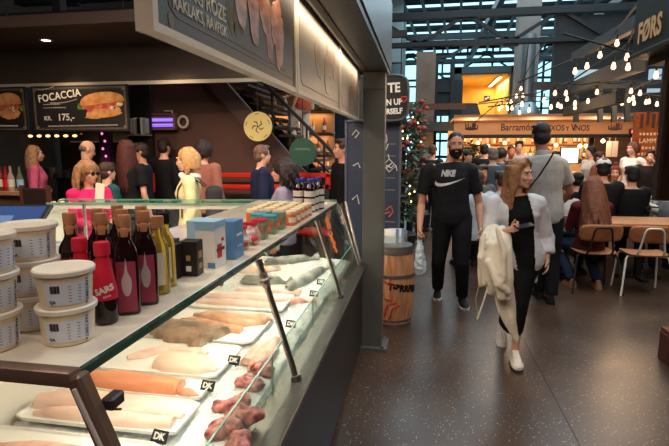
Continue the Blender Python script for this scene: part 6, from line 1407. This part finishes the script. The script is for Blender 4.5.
# man in the grey shirt, seen from behind
B = (1.395, 5.4); s = 1.88/1.75
jj = JP(B, PI, s, dict(sl=(524, 166, 5.42), sr=(561, 165, 5.42), el=(519, 194, 5.5), er=(570, 192, 5.5), wl=(527, 214, 5.75), wr=(560, 204, 5.78), nk=(542.5, 154, 5.4), hd=(541, 136, 5.44), pel=(545, 211, 5.4), hl=(538, 217, 5.4), hr=(553, 217, 5.4), kl=(537, 257, 5.45), kr=(552.5, 258, 5.38), al=(540, 291, 5.5), ar=(551, 296, 5.3)))
grey, J, H, s_ = person('man in a grey short-sleeved shirt seen from behind, with a black crossbody strap', (*B, 0), PI, 1.88, 'm', J=jj, look=(0, 8, 0), skin=(182, 128, 104), hair=('short', (32, 26, 26)), top=('polo', (176, 174, 172), (160, 158, 158)), bot=('trousers', (24, 24, 30)), shoes=(30, 30, 34), vox=.0075, seed=11)
sh = child(grey, 'shirt'); bv = bvh_of(sh); pts = []
wl_ = Matrix.Rotation(-PI, 3, 'Z')
for (x, y) in [(556, 153), (549, 164), (541, 176), (533, 188), (527, 197)]:
    q = wl_ @ (U(x, y, 5.2)-Vector((*B, 0))); h_ = bv.ray_cast(Vector((q.x, .6, q.z)), Vector((0, -1, 0))); pts.append((h_[0] if h_[0] else Vector((q.x, .1, q.z)))+Vector((0, .006, 0)))
cb_ = T('crossbody_bag', 'small black crossbody bag at the hip of the man in grey', 'bag', (*B, 0), PI); MB().tube(pts, [(.014, .004)]*len(pts), 8).build('strap', m_black, cb_)
q = pts[-1]; MB().box((q.x+.02, q.y-.02, q.z-.08), (.12, .06, .16), bev=.015, seg=2).build('pouch', m_black, cb_)
# long-haired woman on the dark chair
B = (U(591, 240, 5.95).x, 6.02); 
aub, J, H, s_ = person('woman with very long auburn hair and dark red sweater, seated on the dark-framed chair', (*B, 0), PI+R(4), 1.70, 'f', 1, J=dict(kl=(.26, -.36, .50), al=(.16, .02, .085), ar=(-.12, .06, .085), kr=(-.10, -.40, .50), wl=('+', .05, .02, .06), wr=('+', -.03, .0, .06)), look=(6, 12, 0), skin=PALE, hair=('long', (122, 74, 54)), top=('long', (86, 34, 36)), bot=('trousers', (40, 52, 76)), shoes=(176, 128, 96), vox=.010, L=.60, wav=.010, seed=4, sprd=.85)
# ---------------------------------------------------------------- the crowd
def crowd(px, py, Y, rz, label, sit=0, h=None, **k):
    q = U(px, py, Y); hz = 1.205 if sit else 1.635; sc_ = max(.80, min(1.14, q.z/hz))
    off_ = Vector((0, -.02, 0)); off_.rotate(Matrix.Rotation(R(rz), 3, 'Z'))
    return person(label, (q.x-off_.x*sc_, q.y-off_.y*sc_, 0), R(rz), 1.75*sc_ if h is None else h, sit=sit, **k)
DK = (30, 26, 28); NV = (36, 40, 58); BR = (70, 46, 34); BL = (186, 146, 98)
# left, round the fish counter
c1, J, H, s_ = crowd(89, 173, 4.05, 62, 'woman with wavy light brown hair and sunglasses in a bright pink top', sex='f', vox=.010, hair=('wavy', (146, 104, 70)), L=.30, wav=.02, hv=1.32, top=('long', (206, 34, 96)), bot=('trousers', (60, 60, 76)), glasses='sun', look=(14, 4, 0), seed=2, skin=(208, 150, 122), J=dict(er=('+', .02, -.08, .0), wr=(-.12, -.26, 1.1), wl=(.10, -.28, 1.14), el=('+', 0, -.08, 0)))
q = U(99.5, 197, 3.84); o = MB().box((0, 0, 0), (.085, .004, .24), Matrix.Rotation(R(8), 3, 'Y')).build('paper_sheet', M('paper_white', (232, 222, 206), .7), loc=q, smooth=0); tag(o, 'white sheet of paper held up by the woman in pink', 'paper')
q = c1.location
c2, J, H, s2_ = crowd(186, 160, 4.4, -68, 'blonde woman with eyeglasses in a cream jacket and grey backpack, facing left', sex='f', vox=.010, hair=('bob', (186, 142, 92)), L=.15, hv=1.12, top=('coat', (222, 206, 158)), bot=('trousers', (170, 150, 120)), glasses='clear', look=(-10, 4, 0), seed=3, skin=(222, 170, 142))
Rz = Matrix.Rotation(R(-68), 4, 'Z'); g = MB(); nk = J['nk']*s2_
g.tube([nk+Vector((.09*math.cos(a)*.72, .075*math.sin(a), -.005+.012*math.sin(3*a))) for a in [2*PI*i/16 for i in range(17)]], .032, 10); me = remesh(g, .009, 2); crinkle(me, .007, 20, 1); link(me, 'scarf', cm((226, 216, 206)), c2)
bp_ = T('backpack', 'grey-black backpack worn by the blonde woman in cream', 'backpack', c2.location, R(-68)); MB().box((0, .23, 1.13*s2_), (.28, .16, .42), bev=.05, seg=3).build('body', cm((48, 46, 50)), bp_)
bv = bvh_of(child(c2, 'jacket'))
for sd in (-1, 1):
    pts = []
    for (z, y) in ((1.05, -1), (1.15, -1), (1.26, -1), (1.35, -1)):
        h_ = bv.ray_cast(Vector((sd*.115*s2_, -.6, z*s2_)), Vector((0, 1, 0))); pts.append((h_[0] if h_[0] else Vector((sd*.115*s2_, -.12, z*s2_)))-Vector((0, .006, 0)))
    pts += [Vector((sd*.115*s2_, .0, 1.50*s2_)), Vector((sd*.11*s2_, .16, 1.36*s2_))]; MB().tube(pts, [(.026, .006)]*len(pts), 8, flat=(1, 0, 0)).build('strap', cm((44, 42, 46)), bp_)
crowd(281, 171, 4.4, -82, 'woman with dark curly shoulder-length hair in a lavender-grey shirt, facing left', sex='f', vox=.010, hair=('wavy', (42, 28, 28)), L=.25, wav=.03, hv=1.4, top=('tee', (142, 132, 156)), look=(4, 4, 0), seed=6, skin=(206, 150, 128))
crowd(128, 151, 5.2, 176, 'person with very long dark red hair in a black t-shirt, seen from behind', sex='f', vox=.012, hair=('long', (74, 34, 30)), L=.55, top=('tee', (24, 22, 24)), bot=('trousers', DK), seed=7)
crowd(140, 152, 5.9, -70, 'person with dark glasses just right of the long red hair', vox=.013, hair=('short', (40, 30, 28)), top=('tee', (32, 34, 42)), glasses='sun', seed=8, skin=(196, 140, 116))
crowd(88, 150, 5.6, 140, 'bald man in a grey shirt behind the woman in pink', hair=('bald', (120, 96, 80)), top=('tee', (126, 122, 124)), seed=9, vox=.014, look=(0, 20, 0))
crowd(108, 172, 4.7, 150, 'stooping person in a teal sweater right behind the woman in pink', hair=('short', (60, 40, 32)), top=('long', (36, 78, 78)), seed=10, vox=.014)
crowd(36, 154, 6.0, 128, 'blonde girl in a pink hooded jacket and light jeans at the left', sex='f', hair=('long', (186, 142, 104)), L=.28, top=('long', (224, 106, 140), (214, 92, 130)), bot=('trousers', (120, 146, 172)), seed=11, vox=.013)
crowd(165, 147, 6.6, 170, 'dark-haired person in black behind the blonde woman, left of her head', hair=('short', (40, 26, 24)), top=('long', (26, 24, 28)), seed=12)
crowd(205, 150, 5.6, 165, 'dark-haired person in a dusty pink jacket behind the blonde woman', sex='f', hair=('bob', (38, 26, 26)), L=.14, top=('long', (150, 96, 84)), seed=13)
crowd(263, 155, 5.5, 120, 'person with grey-brown hair in a navy jacket behind the curly-haired woman', hair=('short', (108, 82, 66)), top=('long', (34, 38, 66)), seed=14, vox=.014)
crowd(341, 149, 5.8, -55, 'young man in a black sweater standing left of the steel column', hair=('short', (66, 42, 32)), top=('long', (20, 18, 20)), bot=('trousers', DK), seed=15, vox=.0125, skin=(206, 150, 124))
q = U(303, 159, 7.75)
st_ = person('person in a rust-red top and pale trousers walking up the stair', (q.x, 7.75, q.z-.02), R(-105), 1.62, 'f', hair=('pony', BR), top=('tee', (166, 74, 50)), bot=('trousers', (206, 196, 186)), vox=.014, seed=16, J=dict(wr=(-.22, -.38, 1.12), er=(-.24, -.14, 1.16), kl=(.1, -.18, .56), al=(.1, -.06, .20)))
# between and behind the main people
CR = [
 (424, 152, 10.2, 180, 'person in dark clothes in front of the bright entrance, left of the bearded man', 0, dict(hair=('short', DK), top=('long', (34, 36, 42)))),
 (433, 151, 9.6, 150, 'brown-haired person in dark green right beside the bearded man\'s head', 0, dict(hair=('short', (96, 62, 44)), top=('long', (40, 44, 40)))),
 (416, 168, 8.6, 20, 'person in a patterned brown top behind the bearded man\'s shoulder', 0, dict(sex='f', hair=('long', (44, 32, 28)), top=('tee', (110, 74, 62)), h=1.5)),
 (468, 156, 8.8, 40, 'man with an olive cap and dark jacket right of the bearded man', 0, dict(hair=('short', DK), hat=(58, 60, 44), top=('long', (44, 44, 40)))),
 (485, 150, 10.0, 150, 'tall dark-haired man in a dark jacket before the pintxos counter', 0, dict(hair=('short', (36, 28, 30)), top=('long', (36, 36, 44)))),
 (492, 161, 8.0, 200, 'grey-haired man in a slate-blue shirt left of the young woman', 0, dict(hair=('short', (120, 110, 104)), top=('tee', (72, 84, 98)), h=1.62)),
 (501, 154, 9.2, 160, 'curly dark-haired person in black behind the young woman\'s head', 0, dict(hair=('bob', (30, 24, 24)), L=.1, top=('tee', (28, 26, 28)))),
 (511.5, 152, 9.9, 10, 'man with a reddish face facing us left of the grey-shirted man', 0, dict(hair=('crop', (52, 34, 28)), top=('tee', (86, 60, 50)), skin=(196, 124, 96))),
 (519, 147, 10.4, 0, 'man in a pale shirt standing right at the pintxos counter', 0, dict(hair=('short', (40, 30, 28)), top=('tee', (176, 178, 184)))),
 (482, 174, 7.4, 30, 'person in a grey top with an orange-brown face sitting left of the young woman', 1, dict(hair=('short', BR), top=('long', (88, 88, 92)), skin=(196, 126, 90))),
 (477, 180, 6.5, 190, 'person in a pale shirt sitting behind the bearded man\'s arm', 1, dict(hair=('short', (70, 50, 40)), top=('tee', (176, 186, 196)))),
 (501, 180, 6.9, 200, 'person in a light denim shirt sitting behind the young woman', 1, dict(hair=('short', (60, 44, 36)), top=('tee', (122, 146, 168)))),
 (556, 157, 10.2, 30, 'brown-clad person at the pintxos counter beside the grey shirt', 0, dict(hair=('short', DK), top=('long', (96, 62, 48)), h=1.55)),
 (590, 152, 10.3, -70, 'dark-haired person in a white top at the pintxos counter', 0, dict(sex='f', hair=('pony', (36, 26, 26)), top=('tee', (206, 200, 196)))),
 (600, 154, 9.6, 60, 'person in brown facing right behind the white-topped one', 0, dict(hair=('short', (50, 34, 30)), top=('tee', (120, 74, 58)), h=1.55)),
 (603, 166, 7.25, 175, 'big person in black with a white cap, sitting with their back to us', 1, dict(hair=('short', DK), hat=(220, 216, 210), top=('long', (26, 26, 30)), h=1.95)),
 (578, 180, 7.8, 160, 'dark-haired man in black sitting beyond the long-haired woman', 1, dict(hair=('short', (22, 18, 20)), top=('long', (28, 26, 30)))),
 (566, 189, 7.15, 5, 'dark-haired man in a white t-shirt sitting across from the long-haired woman', 1, dict(hair=('short', (26, 20, 22)), top=('tee', (196, 192, 192)), vox=.0125, look=(0, 22, 0), skin=(190, 132, 108))),
 (557, 180, 8.4, 0, 'person with a red-lit face sitting between the grey shirt and the dark-haired man', 1, dict(hair=('short', BR), top=('tee', (80, 48, 44)), skin=(190, 112, 90))),  # red light on the face is put into the skin colour
 (615, 173, 8.75, -20, 'woman with red hair in a top knot and a dusty rose top, facing us', 1, dict(sex='f', hair=('bun', (112, 48, 40)), top=('vest', (136, 82, 84)), vox=.0125, skin=(220, 160, 138), J=dict(wl=(.16, -.30, .80), wr=(-.12, -.32, .82)))),
 (632, 171, 7.3, 185, 'person in black with a dark cap, back turned, right of the top-knotted woman', 1, dict(hair=('short', DK), hat=(34, 32, 36), top=('long', (20, 20, 24)), h=1.82)),
 (632, 149, 9.9, -62, 'person in a white t-shirt standing with a hand on the hip at the right', 0, dict(hair=('bob', (92, 54, 42)), L=.12, sex='f', top=('tee', (232, 226, 218)), bot=('trousers', DK), vox=.013, J=dict(el=(.34, .14, 1.2), wl=(.2, -.02, 1.02)), h=1.72)),
 (650, 160, 9.2, -20, 'dark-dressed person with a hand raised to the face beside the wooden menu', 0, dict(hair=('short', (40, 28, 26)), top=('long', (36, 28, 30)), J=dict(wl=(.08, -.2, 1.52), el=(.26, -.14, 1.25)), h=1.58)),
 (661, 181, 7.6, 20, 'person in a black and white plaid shirt leaning on the oak table', 1, dict(hair=('short', BR), top=('long', (170, 174, 168)), J=dict(wr=(-.24, -.42, .80), er=(-.34, -.16, .86), wl=(.12, -.4, .8)))),
 (673, 190, 7.12, -65, 'person in a plain grey shirt at the right edge by the oak table', 1, dict(hair=('short', DK), top=('tee', (104, 108, 114)))),
 (545, 165, 9.0, 200, 'person in dark clothing almost hidden behind the man in grey', 0, dict(hair=('short', DK), top=('long', (40, 36, 38)), h=1.6)),
]
for k, (px, py, Y, rz, lab, sit, kw) in enumerate(CR):
    kw.setdefault('seed', 30+k); h_ = kw.pop('h', None)
    r_ = crowd(px, py, Y, rz, lab, sit, h_, **kw)
    if 'plaid' in lab:
        g = child(r_[0], 'sweater'); m = bpy.data.materials.new('plaid_cloth'); m.use_nodes = True; nt = m.node_tree; b = nt.nodes['Principled BSDF']; tc = nt.nodes.new('ShaderNodeTexCoord'); sx = nt.nodes.new('ShaderNodeSeparateXYZ'); nt.links.new(tc.outputs['Object'], sx.inputs[0])
        ms = []
        for ax, fq in (('X', 11), ('Z', 11), ('Y', 11)):
            a1 = nt.nodes.new('ShaderNodeMath'); a1.operation = 'MULTIPLY'; a1.inputs[1].default_value = fq; nt.links.new(sx.outputs[ax], a1.inputs[0]); a2 = nt.nodes.new('ShaderNodeMath'); a2.operation = 'FRACT'; nt.links.new(a1.outputs[0], a2.inputs[0]); a3 = nt.nodes.new('ShaderNodeMath'); a3.operation = 'LESS_THAN'; a3.inputs[1].default_value = .24; nt.links.new(a2.outputs[0], a3.inputs[0]); ms.append(a3)
        mx1 = nt.nodes.new('ShaderNodeMath'); mx1.operation = 'MAXIMUM'; nt.links.new(ms[0].outputs[0], mx1.inputs[0]); nt.links.new(ms[1].outputs[0], mx1.inputs[1])
        rp = nt.nodes.new('ShaderNodeMix'); rp.data_type = 'RGBA'; nt.links.new(mx1.outputs[0], rp.inputs[0]); rp.inputs[6].default_value = (*lin((196, 198, 186)), 1); rp.inputs[7].default_value = (*lin((40, 44, 50)), 1); nt.links.new(rp.outputs[2], b.inputs[0]); b.inputs['Roughness'].default_value = .85
        g.data.materials[0] = m
